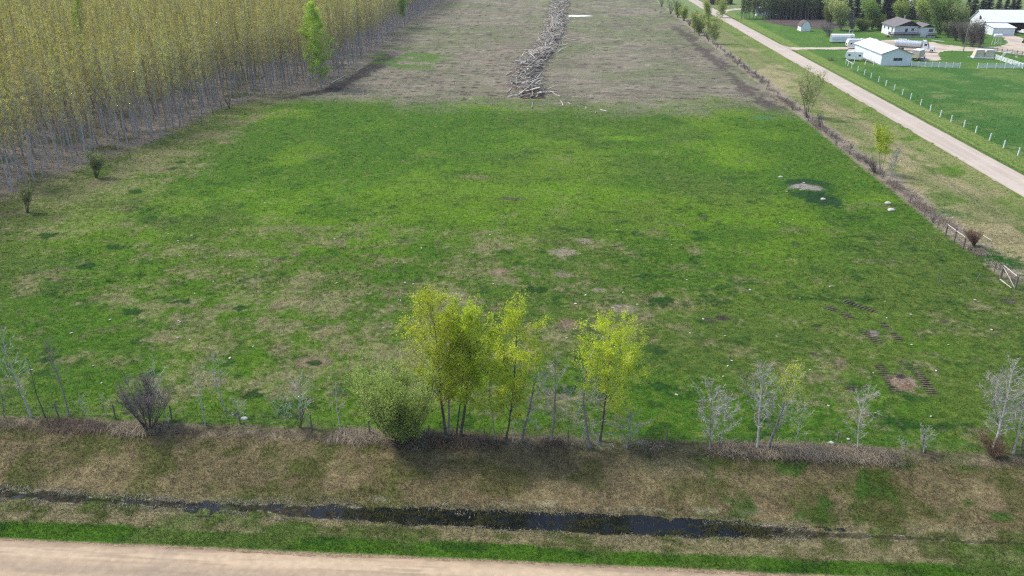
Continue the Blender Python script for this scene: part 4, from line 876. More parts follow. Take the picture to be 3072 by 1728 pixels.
tag(link(w.mesh("wood_debris"), "wood_debris", M['log']), "splinters and short pale sticks scattered over the cleared ground", "debris", kind="stuff")
for i, (u, v, u2, v2) in enumerate(((1596, 326, 1598, 308), (1690, 318, 1682, 303), (1711, 315, 1702, 308), (1758, 328, 1757, 320), (1800, 330, 1822, 336), (1784, 342, 1790, 336), (1521, 280, 1537, 264), (1557, 210, 1551, 174))):
    a, b_ = Vector(G(u, v)), Vector(G(u2, v2)); L_ = max(1.2, (b_ - a).length); 
    if i == 7: b_ = a + Vector((-1.6, .6, 3.4)); L_ = 4
    dd = (b_ - a); o = bpy.data.objects.new("stray_log", lms[i % 8]); col.objects.link(o); o.location = a + dd / 2 + Vector((0, 0, .15)); o.rotation_euler = dd.to_track_quat('X', 'Z').to_euler(); o.scale = (L_, 4.5, 4.5)
    tag(o, ["pale stick standing out of the grass edge below the windrow", "first short pale stick right of the windrow foot", "second short pale stick right of the windrow foot", "tiny pale stick alone on the green edge", "pale stick lying level at the green edge, farthest right", "short pale stick just below the level one", "pale pole lying left of the windrow foot", "pale trunk poking up from the left side of the windrow"][i], "stick")
# last patch of snow
x0_, y0_ = GZ(1732, 49)[:2]; q = np.linspace(0, 2 * np.pi, 40, endpoint=False); rr = 1 + .35 * np.sin(q * 3 + 1) + .2 * np.sin(q * 7)
V_ = [(0, 0, .30)] + [(math.cos(a) * 5.4 * r_ * .6, math.sin(a) * 3.2 * r_ * .6, .26) for a, r_ in zip(q, rr)] + [(math.cos(a) * 5.4 * r_, math.sin(a) * 3.2 * r_, -.05) for a, r_ in zip(q, rr)]
F_ = [(0, 1 + i, 1 + (i + 1) % 40) for i in range(40)] + [(1 + i, 41 + i, 41 + (i + 1) % 40, 1 + (i + 1) % 40) for i in range(40)]
tag(MB().add(V_, F_).obj("snow_patch", 'snow', loc=(x0_, y0_, zf1(x0_, y0_) + .02), smooth=True), "last white patch of snow right of the log windrow", "snow")
print("windrow", round(time.time() - T0, 1))

# ---------------------------------------------------------------- poplar plantation
def poplar_parts(seed, h=21.5):
    rg = np.random.default_rng(seed); W, Tw, ends = grow(rg, h, lean=(rg.normal(0, .25), rg.normal(0, .25)), r0=.15, nprim=44, t0=.30, Lp=.088, elev=62, curl=.35, nsec=4, nter=2, prof='oval', wob=.06, twig=.016, seglen=.5)
    Wd = Wood(); Wd.V = W.V + Tw.V; Wd.F = W.F + [f + W.n for f in Tw.F]; Wd.n = W.n + Tw.n
    n = 1500; u = rg.uniform(0, 1, n) ** .75
    Cn = ends[rg.integers(0, len(ends), n)] + rg.normal(0, .13, (n, 3))
    base = C(.43, .39, .08); hi = C(.59, .57, .12)
    return Wd.mesh("trunk"), leaf_mesh("crown", rg, Cn, .125, base, .25, hi)
pv = [poplar_parts(100 + i) for i in range(8)]
for a, b_ in pv: a.materials.append(M['bark_pop']); b_.materials.append(M['poplar_leaf'])
rg = np.random.default_rng(8)
gx_, gy_ = np.meshgrid(np.arange(-330, -60, 2.95), np.arange(96, 620, 2.95)); gx_ = gx_.ravel() + rg.normal(0, .28, gx_.size); gy_ = gy_.ravel() + rg.normal(0, .28, gy_.size)
k = (gx_ < plant_edge(gy_) - .6) & (gx_ > -(gy_ + 8) * .80 - 22) & (rg.uniform(0, 1, len(gx_)) > .10) & (gy_ < 560)
gx_, gy_ = gx_[k], gy_[k]
# how large and how visible each one shows: near ones first, and those on the open edge
edge_d = np.minimum(plant_edge(gy_) - gx_, 60); dist = np.hypot(gx_, gy_)
score = dist + 1.3 * edge_d; order = np.argsort(score)
solo, rest = order[:295], order[295:]
PLB = "tall slim plantation poplar with bare lower trunk and budding yellow brown crown, front rows"
for j, i in enumerate(solo):
    a, b_ = pv[j % 8]; x, y = float(gx_[i]), float(gy_[i]); k_ = random.Random(int(i)).uniform(.80, 1.08)
    root = empty("plantation_poplar", (x, y, zf1(x, y)), random.Random(int(i) + 1).uniform(0, 6.28), PLB, "tree", "plantation poplars"); root.scale = (k_, k_, k_)
    link(a, "trunk", None, root); link(b_, "crown", None, root)
# the deep rows, where nobody could count: one object that repeats the same trees on points
Vp = np.column_stack([gx_[rest], gy_[rest], zf(gx_[rest], gy_[rest])]).astype(np.float32)
pm = bpy.data.meshes.new("poplar_stand"); pm.vertices.add(len(Vp)); pm.vertices.foreach_set("co", Vp.ravel()); pm.update()
stand = tag(link(pm, "poplar_stand"), "deep rows of budding yellow brown poplars filling the plantation behind its front rows", "trees", kind="stuff")
ng = bpy.data.node_groups.new("stand", 'GeometryNodeTree'); ng.interface.new_socket("Geometry", in_out='INPUT', socket_type='NodeSocketGeometry'); ng.interface.new_socket("Geometry", in_out='OUTPUT', socket_type='NodeSocketGeometry')
N, L = ng.nodes, ng.links; gi = N.new("NodeGroupInput"); go = N.new("NodeGroupOutput"); m2p = N.new("GeometryNodeMeshToPoints"); L.new(gi.outputs[0], m2p.inputs[0])
iop = N.new("GeometryNodeInstanceOnPoints"); iop.inputs["Pick Instance"].default_value = True; g2 = N.new("GeometryNodeJoinGeometry")
protos = [o for o in sc.objects if o.name.startswith("plantation_poplar")][:8]
for pr in reversed(protos):
    jg = N.new("GeometryNodeJoinGeometry")
    for ch in pr.children:
        oi = N.new("GeometryNodeObjectInfo"); oi.inputs[0].default_value = ch; L.new(oi.outputs["Geometry"], jg.inputs[0])
    gti = N.new("GeometryNodeGeometryToInstance"); L.new(jg.outputs[0], gti.inputs[0]); L.new(gti.outputs[0], g2.inputs[0])
L.new(m2p.outputs[0], iop.inputs["Points"]); L.new(g2.outputs[0], iop.inputs["Instance"])
ri = N.new("FunctionNodeRandomValue"); ri.data_type = 'INT'; ri.inputs[4].default_value = 0; ri.inputs[5].default_value = 7; L.new(ri.outputs[2], iop.inputs["Instance Index"])
rr_ = N.new("FunctionNodeRandomValue"); rr_.data_type = 'FLOAT_VECTOR'; rr_.inputs[0].default_value = (0, 0, 0); rr_.inputs[1].default_value = (0.03, .03, 6.28); rr_.inputs["Seed"].default_value = 3
L.new(rr_.outputs[0], iop.inputs["Rotation"])
rs_ = N.new("FunctionNodeRandomValue"); rs_.data_type = 'FLOAT'; rs_.inputs[2].default_value = .80; rs_.inputs[3].default_value = 1.12; rs_.inputs["Seed"].default_value = 5
L.new(rs_.outputs[1], iop.inputs["Scale"]); L.new(iop.outputs[0], go.inputs[0])
md = stand.modifiers.new("stand", 'NODES'); md.node_group = ng
print("plantation", len(gx_), round(time.time() - T0, 1))
GRN = (C(.31, .48, .045), C(.40, .58, .055))
nt("green_poplar", "bright green leafy poplar standing alone before the brown plantation edge", "tree", (965, 266), (932, 15), 60, 'bark_pop', None, leaf=GRN, nleaf=15000, lsize=.19, lspread=.3, r0=.2, nprim=64, t0=.07, Lp=.25, elev=45, prof='oval', nsec=6, nter=3, twig=.012)
nt("green_poplar", "smaller bright green poplar farther up the plantation edge", "tree", (1207, 84), (1204, -60), 61, 'bark_pop', None, leaf=(GRN[0] * .8, GRN[1] * .8), nleaf=7000, lsize=.26, lspread=.4, r0=.2, nprim=50, t0=.2, Lp=.15, elev=50, prof='oval', nsec=5, nter=3)
nt("green_poplar", "green topped poplar showing among the brown crowns near the top left", "tree", (262, 330), (240, -10), 62, 'bark_pop', None, leaf=(GRN[0] * .7, GRN[1] * .7), nleaf=3500, lsize=.2, lspread=.3, r0=.2, nprim=50, t0=.3, Lp=.11, elev=55, prof='oval', nsec=5, nter=3)
SH = (C(.20, .24, .09), C(.27, .31, .11))
nt("leafing_shrub", "round many stemmed shrub with pale green leaves before the plantation", "shrub", (290, 534), (288, 458), 63, 'bark_dark', 'twig_purple', leaf=SH, nleaf=3800, lsize=.13, lspread=.2, r0=.06, stems=12, splay=.5, nprim=110, t0=.35, Lp=.25, elev=50, nsec=4, nter=3)
nt("leafing_shrub", "upright dull green shrub left of the round one, by the plantation corner", "shrub", (82, 638), (68, 548), 64, 'bark_dark', 'twig_purple', leaf=SH, nleaf=2000, lsize=.11, lspread=.2, r0=.06, stems=7, splay=.25, nprim=80, t0=.35, Lp=.2, elev=55, nsec=4, nter=3)
nt("bare_shrub", "little dark trunked bare tree before the plantation, up the field edge", "shrub", (688, 326), (683, 292), 65, 'bark_dark', 'twig_purple', r0=.10, stems=3, splay=.3, nprim=50, t0=.25, Lp=.35, elev=50)

# ---------------------------------------------------------------- trees and shrubs along the right fence
nt("young_poplar", "bright yellow green young tree over the grey thicket on the right fence", "tree", (2640, 523), (2652, 378), 70, 'bark_grey', None, leaf=(C(.42, .54, .035), C(.56, .68, .05)), nleaf=3600, lsize=.15, lspread=.28, r0=.06, stems=5, splay=.24, nprim=70, t0=.45, Lp=.20, elev=55, nsec=5, nter=3)
nt("bare_shrub", "grey leafless thicket at the foot of the yellow green tree on the right fence", "shrub", (2624, 520), (2612, 462), 71, 'bark_dark', 'twig_purple', r0=.04, stems=22, splay=.45, nprim=150, t0=.2, Lp=.25, elev=55, nsec=4, nter=3)
nt("bare_aspen", "pale bluish leafless young tree right of the yellow green one", "tree", (2663, 542), (2694, 408), 72, 'bark_white', None, r0=.04, stems=4, splay=.16, nprim=80, t0=.2, Lp=.2, elev=55, nsec=5, nter=4, twig=.012)
nt("young_poplar", "pale green feathery tree with dark stems, on the fence beyond the yellow green one", "tree", (2420, 353), (2440, 205), 73, 'bark_dark', 'bark_grey', leaf=(C(.34, .38, .13), C(.42, .44, .15)), nleaf=3000, lsize=.17, lspread=.4, r0=.08, stems=7, splay=.38, nprim=100, t0=.3, Lp=.24, elev=52, nsec=5, nter=3, twig=.016)
nt("bare_shrub", "dark leafless bush right beside the feathery tree on the fence", "shrub", (2460, 384), (2462, 330), 74, 'bark_dark', 'twig_purple', r0=.05, stems=9, splay=.3, nprim=80, t0=.3, Lp=.25, elev=55)
nt("bare_shrub", "low dark bush left of the feathery tree on the fence", "shrub", (2378, 330), (2376, 295), 75, 'bark_dark', 'twig_purple', r0=.04, stems=10, splay=.6, nprim=70, t0=.2, Lp=.3, elev=50)
nt("red_shrub", "dense red brown leafless bush beside the braced fence end", "shrub", (2922, 738), (2918, 682), 76, 'twig_red', None, r0=.025, stems=60, splay=.75, nprim=520, t0=.15, Lp=.24, elev=58, nsec=4, nter=3, twig=.009)
nt("bare_shrub", "small grey bush at the near end of the long right fence", "shrub", (2800, 668), (2798, 645), 79, 'twig_purple', None, r0=.02, stems=14, splay=.7, nprim=70, t0=.2, Lp=.3, elev=50)
far = [((2012, 42), (2012, -30), 'twig_purple', None, "dark grey thicket at the far end of the right fence", 2.0), ((2032, 52), (2034, 5), 'bark_dark', SAGE, "dark olive bush third from the far end of the right fence", 1.2),
       ((2052, 62), (2050, 15), 'twig_purple', YG, "yellowish bush with reddish foot near the far end of the right fence", 1.0), ((2084, 96), (2082, 25), 'bark_grey', YG, "broad yellow green tree over dark trunks on the far part of the right fence", 1.5),
       ((2098, 106), (2098, 42), 'bark_dark', SAGE, "darkest clump of the far fence trees, olive above black", 1.5), ((2141, 132), (2136, 38), 'bark_white', YG, "slender pale yellow green tree with a thin white trunk by the range road", .9),
       ((2122, 118), (2120, 82), 'twig_purple', None, "grey brush between the dark clump and the slender tree", 1.3), ((1985, 20), (1986, -20), 'twig_purple', None, "farthest grey brush at the top of the right fence", 1.2),
       ((2126, 60), (2120, -10), 'bark_grey', YG, "pale yellow green tree across the range road by the back lane", 1.3), ((2165, 52), (2160, -15), 'bark_grey', YG, "thin yellow green tree where the back lane leaves the range road", 1.0), ((2068, 78), (2070, 50), 'twig_purple', None, "low pinkish brush under the broad yellow green fence tree", 1.3)]
for i, (b0, t0_, wd, lf, lb, wdt) in enumerate(far):
    st = 9 if 'brush' in lb or 'thicket' in lb or 'bush' in lb else 4
    nt("fence_shrub" if st == 9 else "fence_tree", lb, "shrub" if st == 9 else "tree", b0, t0_, 80 + i, wd if wd != 'twig_purple' else 'bark_dark', wd if lf is None else 'bark_grey', leaf=lf, nleaf=2600, lsize=.28, lspread=.45, r0=.10, stems=st, splay=.42 * wdt, nprim=100, t0=.10, Lp=.24, elev=45, nsec=4, nter=3, twig=.022)
# low brush strung along the fence foot
rg = np.random.default_rng(31)
def bush_mesh(seed, leafy=False):
    g = np.random.default_rng(seed); W, Tw, e_ = grow(g, 1.6, r0=.025, stems=12, splay=.6, nprim=60, t0=.15, Lp=.28, elev=50, nsec=4, nter=2, twig=.013); Wd = Wood(); Wd.V = W.V + Tw.V; Wd.F = W.F + [f + W.n for f in Tw.F]; Wd.n = 1; return Wd.mesh("roadside_bush")
bm_ = [bush_mesh(i) for i in range(4)]
for b_ in bm_: b_.materials.append(M['twig_purple'])
for i in range(64):
    y = 150 + (i / 64) ** 1.3 * 240 + rg.uniform(-1, 1); x = 56.9 + rg.normal(0, .6)
    if y < 230 and rg.random() < .35: continue
    o = bpy.data.objects.new("fence_brush", bm_[i % 4]); col.objects.link(o); o.location = (x, y, zf1(x, y)); k_ = rg.uniform(.6, 1.25); o.scale = (k_, k_, k_ * rg.uniform(.7, 1.1)); o.rotation_euler = (0, 0, rg.uniform(0, 6))
    tag(o, "low grey brown brush growing in the fence line beside the range road", "shrub", "low brush along the right fence")
print("fence trees", round(time.time() - T0, 1))

# ---------------------------------------------------------------- farmstead buildings
def window(parent, x0, x1, y, z0, z1, face='y', panes=2, sgn=-1):
    """window in a wall facing -y (face y) or -x (face x); the pane lies behind a proud frame"""
    t = .06
    fr = MB(); gl = MB()
    if face == 'y':
        a = y + sgn * .03
        fr.box(x0 - t, x0, a - .03, a + .03, z0 - t, z1 + t).box(x1, x1 + t, a - .03, a + .03, z0 - t, z1 + t).box(x0, x1, a - .03, a + .03, z0 - t, z0).box(x0, x1, a - .03, a + .03, z1, z1 + t)
        for i in range(1, panes): xm = x0 + (x1 - x0) * i / panes; fr.box(xm - .025, xm + .025, a - .025, a + .025, z0, z1)
        gl.box(x0, x1, a - .008, a + .008, z0, z1)
    else:
        a = y + sgn * .03
        fr.box(a - .03, a + .03, x0 - t, x0, z0 - t, z1 + t).box(a - .03, a + .03, x1, x1 + t, z0 - t, z1 + t).box(a - .03, a + .03, x0, x1, z0 - t, z0).box(a - .03, a + .03, x0, x1, z1, z1 + t)
        for i in range(1, panes): xm = x0 + (x1 - x0) * i / panes; fr.box(a - .025, a + .025, xm - .025, xm + .025, z0, z1)
        gl.box(a - .008, a + .008, x0, x1, z0, z1)
    w_ = fr.obj("window", 'wpaint', parent); gl.obj("pane", 'glass', w_); return w_
def gable(name, label, loc, w, d, eave, peak, wallm, roofm, cat, over=.35, rz=0.0, trim='steel', peak_x=None):
    """gable end faces -y, ridge runs along y; origin at the front left corner on the ground"""
    root = empty(name, loc, rz, label, cat); px = w / 2 if peak_x is None else peak_x
    MB().prism([(0, -.2), (w, -.2), (w, eave), (px, peak), (0, eave)], 0, d).obj("wall", wallm, root)
    s1 = (peak - eave) / px; s2 = (peak - eave) / (w - px); t = .10; g = .012
    prof = [(-over, eave - s1 * over + g), (px, peak + g), (w + over, eave - s2 * over + g), (w + over, eave - s2 * over + t + g), (px, peak + t + g), (-over, eave - s1 * over + t + g)]
    r_ = MB().prism(prof, -over, d + over).obj("roof", roofm, root)
    tr = MB(); q = .12
    for a, b_ in (((-over, eave - s1 * over), (px, peak)), ((px, peak), (w + over, eave - s2 * over))):
        tr.beam((a[0], -over - .03, a[1] + .03), (b_[0], -over - .03, b_[1] + .03), .05, .20)
    tr.obj("fascia", trim, r_)
    return root, r_
# --- white garage
gz_ = .0
gx0, gy0 = GZ(2641, 197)
W_ = 9.3; gar, groof = gable("garage", "long low white metal clad garage with a double dark window in its gable", (gx0, gy0, 0), W_, 26.0, 3.75, 5.5, 'wsiding', 'metalroof', "garage", over=.45, trim='post')
wdw = window(gar, W_ * .40, W_ * .70, 0, 1.55, 2.45, panes=2)
wdw["label"] = "double dark window low in the garage gable"
MB().box(W_ * .56, W_ * .60, -.08, -.01, 4.55, 4.8).obj("yard_lamp", 'steel', gar)
MB().box(-.035, -.004, 0, 26, 0, .35).obj("base_board", 'steel', gar)
for k in range(3):
    mb = MB(); [mb.cyl((-.9 - .25 * k, 3 + q, .25 + .1 * k), (-.9 - .25 * k, 15 + q * 2, .25 + .1 * k), .09, 8) for q in (0,)]
    o = mb.obj("stacked_pipe", 'post', loc=(gx0, gy0, .0)); tag(o, ["grey pipe lying along the garage wall, closest to it", "grey pipe lying along the garage wall, middle of three", "grey pipe lying along the garage wall, outermost"][k], "pipe")
# --- farmhouse
hx, hy, hz = 134.2, 349.0, 0.0
house = empty("farmhouse", (hx, hy, 0), 0, "white farmhouse with grey roof, dark gables and a dark railed deck", "house")
mw = MB().prism([(0, -.2), (9.6, -.2), (9.6, 4.1), (5.6, 6.3), (0, 4.1)], 0, 14).obj("wall", 'wpaint', house)
prof = lambda w, e, p, px, o_: [(-o_, e - (p - e) / px * o_ + .012), (px, p + .012), (w + o_, e - (p - e) / (w - px) * o_ + .012), (w + o_, e - (p - e) / (w - px) * o_ + .15), (px, p + .15), (-o_, e - (p - e) / px * o_ + .15)]
rf = MB().prism(prof(9.6, 4.1, 6.3, 5.6, .6), -1.5, 14.5).obj("roof", 'roofshingle', house)
MB().cyl((6.6, 9, 5.4), (6.6, 9, 7.2), .22, 10).cyl((6.6, 9, 7.2), (6.6, 9, 7.35), .3, 10).obj("chimney", 'chrome', rf)
MB().cyl((2.6, 5, 5.0), (2.6, 5, 5.45), .12, 8).obj("vent", 'chrome', rf)
MB().prism([(.15, 4.15), (9.45, 4.15), (5.6, 6.22)], -.10, -.012).obj("gable_board", 'darkwood', house)
MB().prism([(9.62, -.2), (15.2, -.2), (15.2, 3.8), (12.5, 5.0), (9.62, 3.8)], -1.6, 8).obj("wing_wall", 'wpaint', house)
rf2 = MB().prism([(u + 9.62, z) for u, z in prof(5.6, 3.8, 5.0, 2.9, .55)], -2.4, 8.4).obj("wing_roof", 'roofshingle', house)
MB().prism([(9.8, 3.84), (15.1, 3.84), (12.5, 4.95)], -1.70, -1.612).obj("wing_gable_board", 'darkwood', house)
for x0, x1, yy, z0, z1, p_ in ((4.2, 5.2, 0, 1.9, 3.2, 1), (6.6, 7.6, 0, 2.4, 3.3, 2), (12.9, 14.6, -1.6, 2.1, 3.3, 3), (10.8, 11.5, -1.6, 2.2, 3.2, 1)): window(house, x0, x1, yy, z0, z1, panes=p_)
for y0, y1, z0 in ((2.0, 3.0, 1.5), (6.0, 7.2, 2.2), (10.5, 11.6, 2.2)): window(house, y0, y1, 0, z0, 3.3, face='x', panes=1)
dr = MB().box(10.5, 11.5, -1.68, -1.61, 1.1, 3.15).obj("door", 'wpaint', house, bev=.01); MB().box(11.3, 11.4, -1.74, -1.70, 1.9, 2.0).obj("handle", 'chrome', dr)
dk = MB().box(-2.4, 9.4, -2.9, -.02, .95, 1.08).obj("deck", 'darkwood', house)
rl = MB(); rl.box(-2.4, 9.4, -2.9, -2.84, 1.95, 2.05).box(-2.4, -2.34, -2.84, -.1, 1.95, 2.05)
for i in range(59): x_ = -2.36 + i * .2; rl.box(x_, x_ + .07, -2.89, -2.85, 1.08, 1.95)
for i in range(13): y_ = -2.7 + i * .2; rl.box(-2.39, -2.35, y_, y_ + .07, 1.08, 1.95)
rl.obj("railing", 'darkwood', dk)
pp = MB(); [pp.box(x_, x_ + .14, -2.85, -2.71, -.1, .95) for x_ in (-2.3, .6, 3.5, 6.4, 9.2)]; pp.box(-2.2, 9.2, -2.6, -2.5, 0, .85); pp.obj("skirting", 'concrete', dk)
st_ = MB(); [st_.box(-3.6 + .3 * i, -3.3 + .3 * i, -2.4, -1.2, -.1 , .2 + .19 * i) for i in range(4)]; st_.obj("steps", 'darkwood', house)
d2 = MB().box(12.2, 15.4, -3.4, -1.72, .8, .92).obj("side_deck", 'darkwood', house); rl = MB().box(12.2, 15.4, -3.4, -3.34, 1.75, 1.85); [rl.box(12.22 + .2 * i, 12.3 + .2 * i, -3.39, -3.35, .92, 1.75) for i in range(16)]; rl.obj("railing", 'darkwood', d2)
MB().box(12.3, 15.2, -3.3, -3.2, -.1, .78).obj("skirting", 'concrete', d2)
tag(MB().box(0, 1.0, 0, 5.5, -.05, .06).obj("garden_path", 'concrete', loc=(147.8, 334, 0)), "short pale walkway slab between the house and the tanker truck", "path"); bpy.data.objects["garden_path"].rotation_euler = (0, 0, .55)
# --- small barn roofed shed
sx_, sy2 = GZ(2402, 94.5)
shed = empty("garden_shed", (sx_, sy2, 0), .06, "small white shed with a curved brown barn roof, alone on the lawn", "shed")
w_ = 4.1; pr = [(0, 1.9), (.45, 3.1), (1.15, 3.9), (2.05, 4.3), (2.95, 3.9), (3.65, 3.1), (4.1, 1.9)]
MB().prism([(0, -.1)] + [(4.1, -.1)] + pr[::-1], 0, 4.6).obj("wall", 'wpaint', shed)
ou = [(2.05 + (u - 2.05) * 1.09, z + .10) for u, z in pr]; ii = [(2.05 + (u - 2.05) * 1.005, z + .012) for u, z in pr]
MB().prism(ou + ii[::-1], -.18, 4.8).obj("roof", 'brownroof', shed)
# --- big open fronted machine shed
bx_, by_ = GZ(2953, 64.3, 4.6)[:2]
bL = 60.0; bD = 13.0
barn = empty("machine_shed", (bx_, by_, 0), R(-1.2), "long open fronted machine shed with a bright white metal roof", "barn")
MB().prism([(0, -.2), (bD, -.2), (bD, 4.6), (bD / 2, 8.6), (0, 4.6)], 0, .2, axis='x').obj("gable_wall", 'wsiding', barn)
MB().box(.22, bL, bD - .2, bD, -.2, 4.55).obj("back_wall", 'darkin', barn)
o_ = .6; sl2 = 4.0 / (bD / 2)
MB().prism([(-o_, 4.6 - o_ * sl2 + .02), (bD / 2, 8.62), (bD + o_, 4.6 - o_ * sl2 + .02), (bD + o_, 4.6 - o_ * sl2 + .14), (bD / 2, 8.76), (-o_, 4.6 - o_ * sl2 + .14)], -.4, bL, axis='x').obj("roof", 'metalroof', barn)
for i in range(11): o = (MB().box(5.8 * (i + 1) - .14, 5.8 * (i + 1) + .14, .1, .38, -.2, 4.3).obj("post", 'darkwood', barn))
wd = MB().box(-.10, -.005, 3.0, 4.8, 5.2, 6.6).obj("loft_opening", 'glass', barn)
MB().box(.2, bL, 0.02, .3, 4.15, 4.55).obj("header_beam", 'darkwood', barn)
lt = empty("lean_to", (bx_ + .1, by_ - 9.0, 0), R(-1.2), "low bluish white lean-to against the end of the machine shed, behind the dark bushes", "shed")
MB().prism([(0, -.1), (8.6, -.1), (8.6, 3.9), (0, 3.0)], 0, 8.5, axis='x').obj("wall", 'wsiding', lt)
MB().prism([(-.3, 2.98), (8.75, 3.93), (8.75, 4.05), (-.3, 3.10)], -.3, 9.0, axis='x').obj("roof", 'metalroof', lt)
# --- red implement in the shed
im = empty("red_implement", (bx_ + 19, by_ + 2.5, 0), .3, "faded red machine parked in the dark of the open shed", "farm machine")
MB().box(-1.6, 1.8, -.9, .9, .7, 2.2).obj("body", 'red', im, bev=.1); MB().beam((1.8, 0, 1.0), (4.2, 0, .6), .15).obj("drawbar", 'red', im)
for sx3, sy3 in ((-1, -1.1), (-1, 1.1), (1.2, -1.1), (1.2, 1.1)): MB().cyl((sx3, sy3 - .12, .5), (sx3, sy3 + .12, .5), .5, 14).obj("wheel", 'rubber', im)
# --- distant buildings behind the trees
dg, _ = gable("distant_house", "tall white gabled house half hidden behind the yard trees", (GZ(2742, 36)[0], GZ(2742, 36)[1], 0), 7.5, 9, 6.5, 9.5, 'wpaint', 'metalroof', "house")
window(dg, 2.2, 3.4, 0, 5.6, 6.9, panes=1); window(dg, 4.4, 5.4, 0, 3.0, 4.2, panes=1)
tb, _ = gable("distant_trailer", "small white cabin glimpsed through the tree row left of the garden", (97.0, 432, 0), 7.0, 5, 3.4, 4.3, 'wpaint', 'metalroof', "cabin")
window(tb, 1.0, 2.0, 0, 1.4, 2.4)
rb, _ = gable("distant_barn", "dark brown building at the top edge behind the tree row", (84.5, 500, 0), 13, 9, 3.4, 6.0, 'darkwood', 'brownroof', "barn")

# ---------------------------------------------------------------- vehicles
def wheel(parent, x, y, r, wdt, side):
    """side is +1 / -1: which way the rim faces"""
    t_ = MB().cyl((x, y - wdt / 2, r), (x, y + wdt / 2, r), r, 20).obj("wheel", 'rubber', parent)
    MB().cyl((x, y + side * wdt / 2, r), (x, y + side * (wdt / 2 + .02), r), r * .55, 14).obj("rim", 'chrome', t_); return t_
def at_ground(u, v): x, y = GZ(u, v)[:2]; return (x, y, zf1(x, y) + .03)
# tanker truck: built along +x, cab at the front (+x)
tx0, ty0 = GZ(2722, 152)[:2]
tk = empty("tanker_truck", (tx0 + 1.6, ty0 - 1.4, .03), R(-27), "white tanker truck with a long dull silver tank, parked right of the garage", "truck")
MB().box(-6.2, 5.6, -.45, .45, .95, 1.2).obj("chassis", 'black', tk)
tank = MB().cyl((-6.3, 0, 2.45), (2.1, 0, 2.45), 1.22, 28, dome=.35).obj("tank", 'steel', tk, smooth=False)
for x_ in (-4.2, -1.4, 1.0): MB().cyl((x_ - .05, 0, 2.45), (x_ + .05, 0, 2.45), 1.245, 28).obj("band", 'chrome', tank)
MB().cyl((-2.2, 0, 3.6), (-2.2, 0, 3.9), .3, 12).obj("hatch", 'chrome', tank)
MB().prism([(2.7, .9), (4.55, .9), (4.55, 2.15), (4.1, 3.25), (2.7, 3.3)], -1.15, 1.15, axis='y').obj("cab", 'vpaint', tk, bev=.08)
MB().prism([(2.55, 3.34), (4.0, 3.34), (3.5, 3.95), (2.55, 3.95)], -1.0, 1.0, axis='y').obj("roof_fairing", 'vpaint', tk, bev=.06)
MB().prism([(4.6, .95), (6.7, .95), (6.7, 1.75), (6.4, 1.95), (4.6, 2.15)], -.85, .85, axis='y').obj("hood", 'vpaint', tk, bev=.08)
MB().prism([(4.56, 2.22), (4.62, 2.22), (4.20, 3.20), (4.14, 3.20)], -1.0, 1.0, axis='y').obj("windshield", 'glass', tk)
for s3 in (-1, 1):
    MB().box(3.2, 4.1, s3 * 1.165 - .01, s3 * 1.165 + .01, 2.2, 2.95).obj("side_window", 'glass', tk)
    MB().prism([(4.9, 1.0), (6.6, 1.0), (6.45, 1.45), (5.9, 1.65), (5.3, 1.55)], s3 * 1.0 - .18, s3 * 1.0 + .18, axis='y').obj("fender", 'vpaint', tk, bev=.05)
    wheel(tk, 5.75, s3 * 1.0, .52, .3, s3)
    for x_ in (-5.2, -3.9): wheel(tk, x_, s3 * .95, .52, .5, s3)
    MB().cyl((2.45, s3 * 1.0, 1.2), (2.45, s3 * 1.0, 4.1), .09, 10).obj("exhaust_stack", 'chrome', tk)
    MB().box(6.55, 6.72, s3 * .65 - .12, s3 * .65 + .12, 1.3, 1.5).obj("headlight", 'chrome', tk)
MB().box(6.72, 6.9, -1.1, 1.1, .55, .9).obj("bumper", 'chrome', tk, bev=.03)
MB().box(-6.2, 2.0, -1.15, -1.05, 1.15, 1.3).obj("side_rail", 'chrome', tk)
# minivan
vn_ = empty("minivan", (128.6, 326.5, .03), R(158), "white minivan parked beyond the rear of the tanker truck", "van")
MB().prism([(-2.3, .35), (2.35, .35), (2.4, .95), (1.5, 1.15), (-2.35, 1.15)], -.93, .93, axis='y').obj("body", 'vpaint', vn_, bev=.10)
MB().prism([(-2.3, 1.10), (1.45, 1.10), (.75, 1.72), (-2.05, 1.78)], -.82, .82, axis='y').obj("roof", 'vpaint', vn_, bev=.09)
for s3 in (-1, 1):
    MB().prism([(-1.95, 1.22), (1.05, 1.22), (.62, 1.62), (-1.9, 1.64)], s3 * .835 - .01, s3 * .835 + .01, axis='y').obj("side_window", 'glass', vn_)
    wheel(vn_, 1.45, s3 * .82, .34, .22, s3); wheel(vn_, -1.4, s3 * .82, .34, .22, s3); MB().box(2.28, 2.42, s3 * .62 - .15, s3 * .62 + .15, .7, .88).obj("headlight", 'chrome', vn_)
MB().prism([(1.50, 1.17), (1.56, 1.17), (.86, 1.66), (.80, 1.66)], -.72, .72, axis='y').obj("windshield", 'glass', vn_)
MB().box(-2.36, -2.30, -.7, .7, 1.2, 1.6).obj("rear_window", 'glass', vn_)
